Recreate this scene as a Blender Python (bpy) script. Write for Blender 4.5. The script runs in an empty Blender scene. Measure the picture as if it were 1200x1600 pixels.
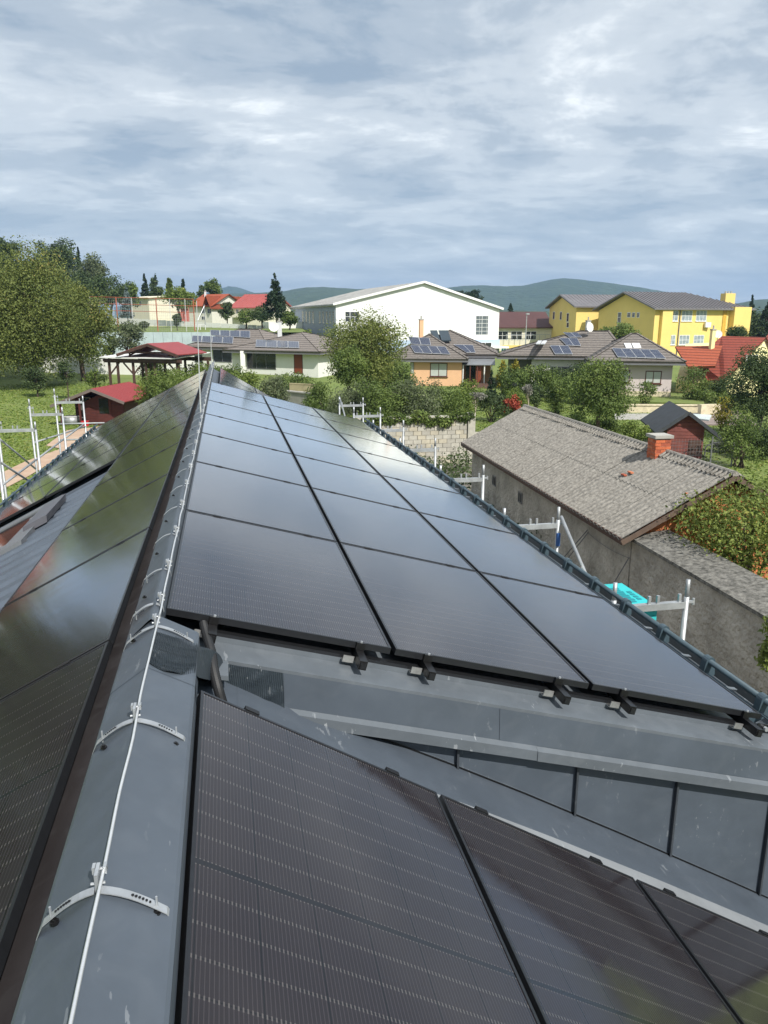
import bpy, math, random
import numpy as np
from mathutils import Vector, Matrix
R = math.radians
scene = bpy.context.scene
COL = scene.collection
H = 6.5                       # camera height above the yard (all coordinates below are relative to the camera, H is added on linking)

# ------------------------------------------------------------------ camera
YAW, PITCH, FPX = 0.2013, 0.2473, 1191.5
cam_d = bpy.data.cameras.new('camera'); cam = bpy.data.objects.new('camera', cam_d); COL.objects.link(cam)
cam_d.sensor_fit = 'VERTICAL'; cam_d.sensor_height = 24.0; cam_d.lens = 24.0 * FPX / 1600.0
cam_d.clip_start = 0.05; cam_d.clip_end = 9000
cam.location = (0, 0, H)
cam.rotation_euler = (math.pi/2 - PITCH, 0, -YAW)
scene.camera = cam

# ------------------------------------------------------------------ world and sun
SUN = Vector((0.26, -0.66, 0.72)).normalized()
w = bpy.data.worlds.new("World"); scene.world = w; w.use_nodes = True
nt = w.node_tree; N = nt.nodes; L = nt.links; N.clear()
def nd(t, **k):
    n = N.new(t)
    for a, b in k.items(): setattr(n, a, b)
    return n
def mth(op, a, b=None, c=None):
    n = N.new('ShaderNodeMath'); n.operation = op
    for i, v in enumerate((a, b, c)):
        if v is None: continue
        if hasattr(v, 'is_linked') or hasattr(v, 'links'): L.new(v, n.inputs[i])
        else: n.inputs[i].default_value = v
    return n.outputs[0]
out = nd('ShaderNodeOutputWorld'); bg = nd('ShaderNodeBackground'); bg.inputs[1].default_value = 0.1
L.new(bg.outputs[0], out.inputs[0])
sky = nd('ShaderNodeTexSky', sky_type='NISHITA', sun_disc=False)
sky.sun_elevation = math.asin(SUN.z); sky.sun_rotation = math.atan2(SUN.x, SUN.y)
tc = nd('ShaderNodeTexCoord'); sp = nd('ShaderNodeSeparateXYZ'); L.new(tc.outputs['Generated'], sp.inputs[0])
zz = mth('ADD', mth('MAXIMUM', sp.outputs[2], 0.0), 0.13)
px_ = mth('DIVIDE', sp.outputs[0], zz); py_ = mth('DIVIDE', sp.outputs[1], zz)
cb = nd('ShaderNodeCombineXYZ'); L.new(px_, cb.inputs[0]); L.new(py_, cb.inputs[1])
mp = nd('ShaderNodeMapping'); mp.inputs['Rotation'].default_value = (0, 0, R(14)); mp.inputs['Scale'].default_value = (0.8, 1.0, 1.0)
mp.inputs['Location'].default_value = (3.1, 1.7, 0)
L.new(cb.outputs[0], mp.inputs[0])
def noise(scale, detail, rough, dist=0.0, off=0.0):
    n = nd('ShaderNodeTexNoise', noise_dimensions='3D'); n.inputs['Scale'].default_value = scale
    n.inputs['Detail'].default_value = detail; n.inputs['Roughness'].default_value = rough; n.inputs['Distortion'].default_value = dist
    m2 = nd('ShaderNodeMapping'); m2.inputs['Location'].default_value = (off, off*.7, off*.3); L.new(mp.outputs[0], m2.inputs[0])
    L.new(m2.outputs[0], n.inputs[0]); return n.outputs[0]
n1 = noise(1.3, 10, .60, .35, 2.6); n2 = noise(.5, 3, .5, .2, 7.0); n3 = noise(4.2, 8, .6, .5, 9.0)
s_ = mth('ADD', mth('MULTIPLY', n1, .62), mth('ADD', mth('MULTIPLY', n2, .30), mth('MULTIPLY', n3, .22)))
ramp = nd('ShaderNodeValToRGB'); cr = ramp.color_ramp; cr.interpolation = 'EASE'
cr.elements[0].position = .47; cr.elements[0].color = (.29, .36, .44, 1)
cr.elements[1].position = .70; cr.elements[1].color = (.94, .97, .97, 1)
e = cr.elements.new(.535); e.color = (.41, .47, .53, 1)
e = cr.elements.new(.60); e.color = (.57, .62, .66, 1)
L.new(s_, ramp.inputs[0])
# scale the cloud radiance to the background strength, let a little of the clear sky through
sc_ = nd('ShaderNodeVectorMath', operation='SCALE'); L.new(ramp.outputs[0], sc_.inputs[0]); sc_.inputs['Scale'].default_value = 9.8
hz = nd('ShaderNodeMix', data_type='RGBA'); hz.inputs[7].default_value = (5.3, 6.2, 6.9, 1)
hf = mth('POWER', mth('SUBTRACT', 1.0, mth('MINIMUM', mth('MULTIPLY', mth('MAXIMUM', sp.outputs[2], 0.0), 4.2), 1.0)), 1.6)
L.new(mth('MULTIPLY', hf, .75), hz.inputs[0]); L.new(sc_.outputs[0], hz.inputs[6])
mx = nd('ShaderNodeMix', data_type='RGBA'); mx.inputs[0].default_value = .9
L.new(sky.outputs[0], mx.inputs[6]); L.new(hz.outputs[2], mx.inputs[7]); L.new(mx.outputs[2], bg.inputs[0])

sd = bpy.data.lights.new('sun', 'SUN'); sd.energy = 4.2; sd.angle = R(0.6); sd.color = (1.0, .955, .88)
so = bpy.data.objects.new('sun', sd); COL.objects.link(so)
so.rotation_euler = SUN.to_track_quat('Z', 'Y').to_euler(); so.location = (20, -30, 60)
scene.view_settings.view_transform = 'Standard'; scene.view_settings.look = 'None'
scene.view_settings.exposure = 0.42; scene.view_settings.gamma = 1.0; scene.view_settings.use_curve_mapping = False
scene.cycles.max_bounces = 6; scene.cycles.transparent_max_bounces = 8; scene.cycles.caustics_reflective = False; scene.cycles.caustics_refractive = False
scene.cycles.volume_bounces = 0

# ------------------------------------------------------------------ sighting helpers (bearing + distance -> place in the yard)
cy, sy_, cp, spp = math.cos(YAW), math.sin(YAW), math.cos(PITCH), math.sin(PITCH)
FW = np.array([sy_*cp, cy*cp, -spp]); RT = np.array([cy, -sy_, 0.0]); UP = np.cross(RT, FW)
def ray(x, y): return FW + RT*(x-600)/FPX + UP*(800-y)/FPX
def gz(x, y):
    d = y + .15*x
    t = min(1, max(0, (d-52)/58)); t = t*t*(3-2*t)
    return -6.5 + 1.5*t
def onz(x, y, z): v = ray(x, y); return v*z/v[2]
def onx(px, py, x): v = ray(px, py); return v*x/v[0]
def ony(px, py, y): v = ray(px, py); return v*y/v[1]
def G(x, y):
    v = ray(x, y); z = -6.4
    for _ in range(12):
        p = v*z/v[2]; z = gz(p[0], p[1])
    return v*z/v[2]
def at(px, D, py=530):
    v = ray(px, py); k = D/(v[0]*sy_+v[1]*cy); return np.array([v[0]*k, v[1]*k])
def zrow(p, py):
    # height at plan point p that is seen at row py
    k = (800-py)/FPX; a = p[0]*UP[0]+p[1]*UP[1]; b = p[0]*FW[0]+p[1]*FW[1]
    return (k*b-a)/(UP[2]-k*FW[2])

# ------------------------------------------------------------------ materials
MATS = {}
def mat(name, col, rough=.8, metal=0.0, var=.12, scale=3.0, bump=0.0, bscale=20.0, spec=.5, col2=None, coords='Object', stretch=None, transl=0.0, coat=0.0, detail=6):
    if name in MATS: return MATS[name]
    m = bpy.data.materials.new(name); m.use_nodes = True; MATS[name] = m
    t = m.node_tree; ns = t.nodes; ls = t.links; b = ns['Principled BSDF']
    b.inputs['Roughness'].default_value = rough; b.inputs['Metallic'].default_value = metal
    b.inputs['Specular IOR Level'].default_value = spec
    if coat: b.inputs['Coat Weight'].default_value = coat; b.inputs['Coat Roughness'].default_value = .1
    c = ns.new('ShaderNodeTexCoord'); src = c.outputs[coords]
    if stretch:
        mpn = ns.new('ShaderNodeMapping'); mpn.inputs['Scale'].default_value = stretch; ls.new(src, mpn.inputs[0]); src = mpn.outputs[0]
    n = ns.new('ShaderNodeTexNoise'); n.inputs['Scale'].default_value = scale; n.inputs['Detail'].default_value = detail; n.inputs['Roughness'].default_value = .62
    ls.new(src, n.inputs[0])
    r = ns.new('ShaderNodeValToRGB'); r.color_ramp.elements[0].position = .3; r.color_ramp.elements[1].position = .7
    c2 = col2 if col2 else tuple(min(1, v*(1+var)) for v in col)
    c1 = col if col2 else tuple(v*(1-var) for v in col)
    r.color_ramp.elements[0].color = (*c1, 1); r.color_ramp.elements[1].color = (*c2, 1)
    ls.new(n.outputs[0], r.inputs[0]); ls.new(r.outputs[0], b.inputs['Base Color'])
    if bump:
        n2 = ns.new('ShaderNodeTexNoise'); n2.inputs['Scale'].default_value = bscale; n2.inputs['Detail'].default_value = 5; ls.new(src, n2.inputs[0])
        bp = ns.new('ShaderNodeBump'); bp.inputs['Strength'].default_value = bump; bp.inputs['Distance'].default_value = .02
        ls.new(n2.outputs[0], bp.inputs['Height']); ls.new(bp.outputs[0], b.inputs['Normal'])
    if transl:
        tr = ns.new('ShaderNodeBsdfTranslucent'); ls.new(r.outputs[0], tr.inputs[0]); ms = ns.new('ShaderNodeMixShader'); ms.inputs[0].default_value = transl
        ls.new(b.outputs[0], ms.inputs[1]); ls.new(tr.outputs[0], ms.inputs[2]); ls.new(ms.outputs[0], ns['Material Output'].inputs[0])
    return m

def leafmat(name, ca, cb_, cc=None, transl=.28, scale=1.2):
    """leaves: colour by a per-leaf random value stored on the mesh, plus slow change through the crown"""
    m = bpy.data.materials.new(name); m.use_nodes = True; MATS[name] = m
    t = m.node_tree; ns = t.nodes; ls = t.links; b = ns['Principled BSDF']
    b.inputs['Roughness'].default_value = .62; b.inputs['Specular IOR Level'].default_value = .3
    a = ns.new('ShaderNodeAttribute'); a.attribute_name = 'leaf_tone'
    r = ns.new('ShaderNodeValToRGB'); r.color_ramp.elements[0].color = (*ca, 1); r.color_ramp.elements[1].color = (*cb_, 1); r.color_ramp.elements[1].position = .85
    if cc: e = r.color_ramp.elements.new(.97); e.color = (*cc, 1)
    ls.new(a.outputs['Fac'], r.inputs[0]); ls.new(r.outputs[0], b.inputs['Base Color'])
    tr = ns.new('ShaderNodeBsdfTranslucent'); ls.new(r.outputs[0], tr.inputs[0]); ms = ns.new('ShaderNodeMixShader'); ms.inputs[0].default_value = transl
    ls.new(b.outputs[0], ms.inputs[1]); ls.new(tr.outputs[0], ms.inputs[2]); ls.new(ms.outputs[0], ns['Material Output'].inputs[0])
    return m

def gmath(ns, ls, op, a, b=None, c=None):
    n = ns.new('ShaderNodeMath'); n.operation = op
    for i, v in enumerate((a, b, c)):
        if v is None: continue
        if isinstance(v, (int, float)): n.inputs[i].default_value = v
        else: ls.new(v, n.inputs[i])
    return n.outputs[0]

PL, PW, PG, PIT = 1.755, 1.0106, .0241, 1.775     # module length (along the ridge), width (down the slope), gap, pitch
def pv_mat(name, cell, wire, dot):
    """black half-cut cells seen through glass: thin conductors, bright solder ends at each cell gap"""
    m = bpy.data.materials.new(name); m.use_nodes = True; MATS[name] = m
    t = m.node_tree; ns = t.nodes; ls = t.links; b = ns['Principled BSDF']
    b.inputs['Roughness'].default_value = .45; b.inputs['Specular IOR Level'].default_value = .08
    uv = ns.new('ShaderNodeUVMap'); uv.uv_map = 'metres'; s = ns.new('ShaderNodeSeparateXYZ'); ls.new(uv.outputs[0], s.inputs[0])
    M = lambda op, a, b_=None, c=None: gmath(ns, ls, op, a, b_, c)
    u, v = s.outputs[0], s.outputs[1]
    cw = (PW-.04)/6; ch = (PL-.055)/18
    uu = M('SUBTRACT', u, .02); vv = M('SUBTRACT', v, .02)
    upper = M('GREATER_THAN', v, PL/2); vv2 = M('SUBTRACT', vv, M('MULTIPLY', upper, .015))
    fu = M('FRACT', M('DIVIDE', uu, cw)); fv = M('FRACT', M('DIVIDE', vv2, ch)); fw_ = M('FRACT', M('MULTIPLY', fu, 15.0))
    w1 = M('LESS_THAN', M('ABSOLUTE', M('SUBTRACT', fw_, .5)), .085)
    gapu = M('LESS_THAN', M('ABSOLUTE', M('SUBTRACT', fu, .5)), .488)      # 1 inside a cell
    gapv = M('LESS_THAN', M('ABSOLUTE', M('SUBTRACT', fv, .5)), .481)
    mid = M('GREATER_THAN', M('ABSOLUTE', M('SUBTRACT', v, PL/2)), .009)
    w2 = M('LESS_THAN', M('ABSOLUTE', M('SUBTRACT', fw_, .5)), .17)
    dotm = M('MULTIPLY', M('MULTIPLY', M('GREATER_THAN', M('ABSOLUTE', M('SUBTRACT', fv, .5)), .44), w2), mid)
    oi = ns.new('ShaderNodeTexNoise'); oi.inputs['Scale'].default_value = 1.4; oi.inputs['Detail'].default_value = 2; ls.new(uv.outputs[0], oi.inputs[0])
    def mixc(f, a_, b_):
        n = ns.new('ShaderNodeMix'); n.data_type = 'RGBA'
        if isinstance(f, (int, float)): n.inputs[0].default_value = f
        else: ls.new(f, n.inputs[0])
        for i, q in ((6, a_), (7, b_)):
            if isinstance(q, tuple): n.inputs[i].default_value = (*q, 1)
            else: ls.new(q, n.inputs[i])
        return n.outputs[2]
    c0 = mixc(oi.outputs[0], tuple(x*.8 for x in cell), tuple(x*1.25 for x in cell))
    cellc = mixc(gapu, (.004, .004, .005), mixc(gapv, (.006, .006, .007), c0))
    c1 = mixc(M('MULTIPLY', w1, mid), cellc, wire)
    c2 = mixc(dotm, c1, dot)
    ls.new(mixc(M('SUBTRACT', 1.0, mid), c2, (.006, .006, .008)), b.inputs['Base Color'])
    # faint dust on the glass
    dn = ns.new('ShaderNodeTexNoise'); dn.inputs['Scale'].default_value = 9; dn.inputs['Detail'].default_value = 6; ls.new(uv.outputs[0], dn.inputs[0])
    mr = ns.new('ShaderNodeMapRange'); mr.inputs['From Min'].default_value = .35; mr.inputs['From Max'].default_value = .75; mr.inputs['To Min'].default_value = .085; mr.inputs['To Max'].default_value = .125
    ls.new(dn.outputs[0], mr.inputs[0])
    gl = ns.new('ShaderNodeBsdfGlossy'); ls.new(mr.outputs[0], gl.inputs['Roughness']); gl.inputs['Color'].default_value = (.97, .98, 1, 1)
    fr = ns.new('ShaderNodeFresnel'); fr.inputs['IOR'].default_value = 1.5
    fa = M('MINIMUM', M('MULTIPLY', fr.outputs[0], M('ADD', M('MULTIPLY', fr.outputs[0], 2.2), .72)), .95)
    ms = ns.new('ShaderNodeMixShader'); ls.new(fa, ms.inputs[0]); ls.new(b.outputs[0], ms.inputs[1]); ls.new(gl.outputs[0], ms.inputs[2]); ls.new(ms.outputs[0], ns['Material Output'].inputs[0])
    return m
PV = pv_mat('black_cells_under_glass', (.015, .0115, .0135), (.040, .034, .037), (.085, .077, .075))

def metal_roof_mat(name, col, scratch=.5, rough=.42):
    m = bpy.data.materials.new(name); m.use_nodes = True; MATS[name] = m
    t = m.node_tree; ns = t.nodes; ls = t.links; b = ns['Principled BSDF']
    b.inputs['Specular IOR Level'].default_value = .45
    c = ns.new('ShaderNodeTexCoord')
    n = ns.new('ShaderNodeTexNoise'); n.inputs['Scale'].default_value = 2.2; n.inputs['Detail'].default_value = 7; n.inputs['Roughness'].default_value = .65; ls.new(c.outputs['Object'], n.inputs[0])
    r = ns.new('ShaderNodeValToRGB'); r.color_ramp.elements[0].position = .32; r.color_ramp.elements[1].position = .72
    r.color_ramp.elements[0].color = (*[v*.86 for v in col], 1); r.color_ramp.elements[1].color = (*[v*1.14 for v in col], 1); ls.new(n.outputs[0], r.inputs[0])
    # handling marks: short pale scuffs where two stretched noises meet
    mp1 = ns.new('ShaderNodeMapping'); mp1.inputs['Scale'].default_value = (42, 9, 20); mp1.inputs['Rotation'].default_value = (0, 0, .6); ls.new(c.outputs['Object'], mp1.inputs[0])
    s1 = ns.new('ShaderNodeTexNoise'); s1.inputs['Scale'].default_value = 1.0; s1.inputs['Detail'].default_value = 4; ls.new(mp1.outputs[0], s1.inputs[0])
    s2 = ns.new('ShaderNodeTexNoise'); s2.inputs['Scale'].default_value = 3.4; s2.inputs['Detail'].default_value = 2; ls.new(c.outputs['Object'], s2.inputs[0])
    a1 = gmath(ns, ls, 'GREATER_THAN', s1.outputs[0], .645); 
    mr = ns.new('ShaderNodeMapRange'); mr.inputs['From Min'].default_value = .52; mr.inputs['From Max'].default_value = .68; ls.new(s2.outputs[0], mr.inputs[0])
    f = gmath(ns, ls, 'MULTIPLY', gmath(ns, ls, 'MULTIPLY', a1, mr.outputs[0]), scratch)
    # soft dusty smears
    s3 = ns.new('ShaderNodeTexNoise'); s3.inputs['Scale'].default_value = 7; s3.inputs['Detail'].default_value = 5; s3.inputs['Distortion'].default_value = 1.2; ls.new(c.outputs['Object'], s3.inputs[0])
    mr3 = ns.new('ShaderNodeMapRange'); mr3.inputs['From Min'].default_value = .5; mr3.inputs['From Max'].default_value = .8; mr3.inputs['To Max'].default_value = .15*scratch; ls.new(s3.outputs[0], mr3.inputs[0])
    f2 = gmath(ns, ls, 'MAXIMUM', f, mr3.outputs[0])
    mx_ = ns.new('ShaderNodeMix'); mx_.data_type = 'RGBA'; ls.new(f2, mx_.inputs[0]); ls.new(r.outputs[0], mx_.inputs[6]); mx_.inputs[7].default_value = (.36, .38, .40, 1)
    ls.new(mx_.outputs[2], b.inputs['Base Color'])
    rr = ns.new('ShaderNodeMapRange'); rr.inputs['To Min'].default_value = rough-.06; rr.inputs['To Max'].default_value = rough+.1; ls.new(n.outputs[0], rr.inputs[0]); ls.new(rr.outputs[0], b.inputs['Roughness'])
    n4 = ns.new('ShaderNodeTexNoise'); n4.inputs['Scale'].default_value = 5; n4.inputs['Detail'].default_value = 2; ls.new(c.outputs['Object'], n4.inputs[0])
    bp = ns.new('ShaderNodeBump'); bp.inputs['Strength'].default_value = .24; bp.inputs['Distance'].default_value = .03; ls.new(n4.outputs[0], bp.inputs['Height']); ls.new(bp.outputs[0], b.inputs['Normal'])
    return m
RM = metal_roof_mat('anthracite_sheet', (.072, .088, .110), .30)
RM2 = metal_roof_mat('anthracite_sheet_scuffed', (.115, .132, .15), .75, .38)
RMD = metal_roof_mat('anthracite_sheet_dark', (.040, .046, .055), .5)
GALV = mat('galvanised_steel', (.44, .46, .48), .42, .55, .18, 9, .1, 60)
GALVW = mat('weathered_galvanised', (.40, .42, .43), .5, .45, .25, 6, .1, 50)
ALU = mat('aluminium_wire', (.72, .73, .74), .38, .6, .08, 30)
BLKM = mat('black_anodised', (.012, .012, .013), .35, .3, .2, 30)
PLATE = mat('steel_plate', (.42, .42, .41), .35, .7, .15, 30)
PIPEM = mat('slate_blue_coated_pipe', (.055, .085, .105), .38, .1, .15, 12)
RUB = mat('black_conduit', (.010, .011, .013), .6, 0, .2, 20)
LEAD = metal_roof_mat('pleated_flashing_tape', (.030, .040, .050), .3, .36)
WHITE = mat('white_render', (.78, .78, .74), .9, 0, .04, 1.5, .05, 30)
CREAM = mat('cream_render', (.74, .70, .56), .9, 0, .05, 1.5, .05, 30)
OFFW = mat('offwhite_render', (.66, .65, .58), .9, 0, .06, 1.5, .05, 30)
YEL = mat('yellow_render', (.80, .60, .20), .9, 0, .05, .5, .05, 30)
PYEL = mat('pale_yellow_render', (.80, .74, .38), .9, 0, .05, .5, .05, 30)
PURP = mat('lilac_grey_render', (.60, .52, .51), .9, 0, .05, 1, .05, 30)
ORNG = mat('apricot_render', (.76, .46, .27), .9, 0, .05, 1, .05, 30)
BLUEW = mat('pale_blue_panel', (.42, .52, .66), .7, 0, .05, 1)
DKW = mat('window_glass_dark', (.02, .024, .028), .08, 0, .3, 2, spec=.9)
LTW = mat('window_with_blind', (.50, .53, .50), .25, 0, .1, 2, spec=.8)
FRB = mat('brown_window_frame', (.10, .035, .022), .5, 0, .2, 10)
FRW = mat('white_window_frame', (.78, .78, .78), .4, 0, .04, 10)
FRG = mat('grey_frame', (.16, .16, .17), .5, 0, .1, 10)
DOORM = mat('reddish_wooden_door', (.22, .055, .025), .55, 0, .25, 6, stretch=(6, 6, 1))
STONE = mat('pale_stone_plinth', (.62, .54, .38), .9, 0, .22, 4, .4, 12)
REDR = mat('red_roof_sheet', (.27, .042, .042), .5, 0, .1, 2)
TERRA = None
TERRA2 = None
BRNR = mat('brown_roof_sheet', (.085, .035, .032), .7, 0, .12, .5)
WOODR = mat('dark_red_stained_boards', (.085, .022, .018), .65, 0, .3, 3, .15, 30, stretch=(1, 1, 6))
WOODD = mat('dark_brown_beams', (.075, .04, .03), .75, 0, .3, 3, .15, 30)
SHEDW = mat('maroon_weatherboard', (.20, .06, .05), .75, 0, .3, 3, .15, 30)
BITU = mat('charcoal_roof_sheet', (.045, .05, .058), .7, 0, .2, 3)
SILV = mat('pale_plaster_trim', (.60, .61, .62), .6, 0, .05, 3)
BARK = mat('tree_bark', (.075, .055, .04), .95, 0, .35, 4, .6, 14)
BARKW = mat('pale_tree_bark', (.42, .36, .27), .95, 0, .3, 4, .4, 14)
CYAN = mat('turquoise_insulation_board', (.03, .46, .48), .7, 0, .08, 6)
CYANP = mat('dark_teal_print', (.01, .22, .26), .7)
WHP = mat('white_plastic', (.75, .75, .75), .4)
TEALW = mat('pale_teal_concrete', (.42, .50, .52), .9, 0, .12, 1.2)
CONC = mat('grey_concrete', (.36, .35, .32), .95, 0, .18, 2, .3, 25)
def plaster_mat():
    m = mat('rough_grey_plaster', (.30, .275, .24), .97, 0, .2, 1.6, 1.0, 11, col2=(.62, .58, .52), detail=14)  # light and shade of the relief put into the colour contrast
    m.node_tree.nodes['Bump'].inputs['Distance'].default_value = .09
    return m
PLAS = plaster_mat()
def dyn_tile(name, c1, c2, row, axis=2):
    """far tiled roof: fine courses as relief and grain, shadow gaps painted into the colour"""
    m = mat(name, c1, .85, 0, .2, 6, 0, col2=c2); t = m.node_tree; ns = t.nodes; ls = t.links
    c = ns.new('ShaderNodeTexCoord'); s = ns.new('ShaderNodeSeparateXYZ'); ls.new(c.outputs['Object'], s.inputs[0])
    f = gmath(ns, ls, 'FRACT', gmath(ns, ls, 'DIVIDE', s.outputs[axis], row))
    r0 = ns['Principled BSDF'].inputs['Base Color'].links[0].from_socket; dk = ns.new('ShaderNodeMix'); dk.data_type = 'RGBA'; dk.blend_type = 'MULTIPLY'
    ls.new(gmath(ns, ls, 'LESS_THAN', f, .26), dk.inputs[0]); ls.new(r0, dk.inputs[6]); dk.inputs[7].default_value = (.45, .45, .45, 1); ls.new(dk.outputs[2], ns['Principled BSDF'].inputs['Base Color'])  # dark line per course: shadow of the tile gap painted in
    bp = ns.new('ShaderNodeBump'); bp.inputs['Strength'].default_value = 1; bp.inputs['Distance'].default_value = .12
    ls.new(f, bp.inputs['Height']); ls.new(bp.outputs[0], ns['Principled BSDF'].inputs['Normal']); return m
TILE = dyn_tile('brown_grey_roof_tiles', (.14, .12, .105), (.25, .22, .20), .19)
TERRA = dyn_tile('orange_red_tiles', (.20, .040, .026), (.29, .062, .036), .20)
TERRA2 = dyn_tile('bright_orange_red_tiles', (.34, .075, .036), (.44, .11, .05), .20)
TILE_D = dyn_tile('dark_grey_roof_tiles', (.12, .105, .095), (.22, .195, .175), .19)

# ------------------------------------------------------------------ mesh builder
WORLD0 = {}
def origin(o):
    return WORLD0.get(o.name, (0.0, 0.0, 0.0)) if o else (0.0, 0.0, 0.0)
class MB:
    def __init__(s): s.v = []; s.f = []; s.m = []; s.uv = None
    def add(s, vs, fs, mi=0):
        b = len(s.v); s.v.extend([tuple(map(float, q)) for q in vs]); s.f.extend([tuple(b+i for i in f) for f in fs]); s.m.extend([mi]*len(fs)); return s
    def box(s, x0, x1, y0, y1, z0, z1, mi=0):
        v = [(x0,y0,z0),(x1,y0,z0),(x1,y1,z0),(x0,y1,z0),(x0,y0,z1),(x1,y0,z1),(x1,y1,z1),(x0,y1,z1)]
        return s.add(v, [(0,3,2,1),(4,5,6,7),(0,1,5,4),(1,2,6,5),(2,3,7,6),(3,0,4,7)], mi)
    def fbox(s, o, X, Y, Z, mi=0):
        """box from corner o with edge vectors"""
        o, X, Y, Z = [np.array(q, float) for q in (o, X, Y, Z)]
        v = [o, o+X, o+X+Y, o+Y, o+Z, o+X+Z, o+X+Y+Z, o+Y+Z]
        fs = [(0,3,2,1),(4,5,6,7),(0,1,5,4),(1,2,6,5),(2,3,7,6),(3,0,4,7)]
        if np.dot(np.cross(X, Y), Z) < 0: fs = [tuple(reversed(f)) for f in fs]
        return s.add(v, fs, mi)
    def bar(s, a, b, w_, h_, up=(0,0,1), mi=0):
        a = np.array(a, float); b = np.array(b, float); d = b-a; n = np.linalg.norm(d)
        if n < 1e-6: return s
        d /= n; up = np.array(up, float); sd_ = np.cross(d, up)
        if np.linalg.norm(sd_) < 1e-4: sd_ = np.cross(d, (1, 0, 0))
        sd_ /= np.linalg.norm(sd_); u2 = np.cross(sd_, d)
        return s.fbox(a-sd_*w_/2-u2*h_/2, sd_*w_, d*n, u2*h_, mi)
    def tube(s, pts, r, n=8, mi=0, caps=True):
        pts = [np.array(p, float) for p in pts]; k = len(pts)
        rr = r if hasattr(r, '__len__') else [r]*k
        b = len(s.v); prev = None
        for i, p in enumerate(pts):
            d = pts[min(i+1, k-1)]-pts[max(i-1, 0)]; d /= (np.linalg.norm(d)+1e-9)
            if prev is None:
                a = np.cross(d, (0, 0, 1)) if abs(d[2]) < .9 else np.cross(d, (1, 0, 0))
            else: a = prev-d*np.dot(prev, d)
            a /= (np.linalg.norm(a)+1e-9); prev = a; c = np.cross(d, a)
            for j in range(n):
                t = 2*math.pi*j/n; s.v.append(tuple(p+(a*math.cos(t)+c*math.sin(t))*rr[i]))
        for i in range(k-1):
            for j in range(n):
                s.f.append((b+i*n+j, b+i*n+(j+1) % n, b+(i+1)*n+(j+1) % n, b+(i+1)*n+j)); s.m.append(mi)
        if caps:
            s.f.append(tuple(b+j for j in reversed(range(n)))); s.m.append(mi)
            s.f.append(tuple(b+(k-1)*n+j for j in range(n))); s.m.append(mi)
        return s
    def poly(s, pts, mi=0): return s.add(pts, [tuple(range(len(pts)))], mi)
    def slab(s, pts, t, mi=0, d=(0,0,-1)):
        """polygon with thickness t along d"""
        n = len(pts); P = [np.array(p, float) for p in pts]; Q = [p+np.array(d, float)*t for p in P]
        fs = [tuple(range(n)), tuple(reversed(range(n, 2*n)))]
        for i in range(n): j = (i+1) % n; fs.append((i, i+n, j+n, j))
        return s.add(P+Q, fs, mi)
    def ball(s, c, r, n=8, mi=0, sz=1.0):
        c = np.array(c, float); vs = []; fs = []
        k = n//2
        for i in range(k+1):
            th = math.pi*i/k
            for j in range(n):
                ph = 2*math.pi*j/n; vs.append(c+np.array([math.sin(th)*math.cos(ph), math.sin(th)*math.sin(ph), math.cos(th)*sz])*r)
        for i in range(k):
            for j in range(n): fs.append((i*n+j, (i+1)*n+j, (i+1)*n+(j+1) % n, i*n+(j+1) % n))
        return s.add(vs, fs, mi)
    def build(s, name, ms, parent=None, smooth=False, label=None, kind=None, bevel=0):
        ox, oy, oz = origin(parent)
        me = bpy.data.meshes.new(name)
        me.from_pydata([(x-ox, y-oy, z-oz+(0 if parent else H)) for x, y, z in s.v], [], s.f)
        for q in (ms if isinstance(ms, (list, tuple)) else [ms]): me.materials.append(q)
        me.polygons.foreach_set('material_index', s.m)
        if smooth: me.polygons.foreach_set('use_smooth', [True]*len(s.f))
        me.update()
        o = bpy.data.objects.new(name, me); COL.objects.link(o)
        if parent: o.parent = parent; WORLD0[o.name] = origin(parent)
        else: WORLD0[o.name] = (0.0, 0.0, -H)
        if label: o['label'] = label
        if kind: o['kind'] = kind
        if bevel:
            bm_ = o.modifiers.new('edge', 'BEVEL'); bm_.width = bevel; bm_.segments = 1; bm_.limit_method = 'ANGLE'
        return o
def thing(name, label, cat, loc, group=None):
    o = bpy.data.objects.new(name, None); o.empty_display_size = .2; COL.objects.link(o)
    o.location = (loc[0], loc[1], loc[2]+H); o['label'] = label; o['category'] = cat
    if group: o['group'] = group
    WORLD0[o.name] = (float(loc[0]), float(loc[1]), float(loc[2])); return o
def tag(o, label, cat, group=None):
    o['label'] = label; o['category'] = cat
    if group: o['group'] = group
    return o
def struct(o): o['kind'] = 'structure'; return o
def copy_thing(root, shift, label=None):
    o = root.copy(); COL.objects.link(o); o.location = Vector(root.location)+Vector(shift)
    if label: o['label'] = label
    b = WORLD0[root.name]; WORLD0[o.name] = (b[0]+shift[0], b[1]+shift[1], b[2]+shift[2])
    for ch in root.children:
        c = ch.copy(); COL.objects.link(c); c.parent = o
        for g in ch.children:
            d = g.copy(); COL.objects.link(d); d.parent = c
    return o
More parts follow.
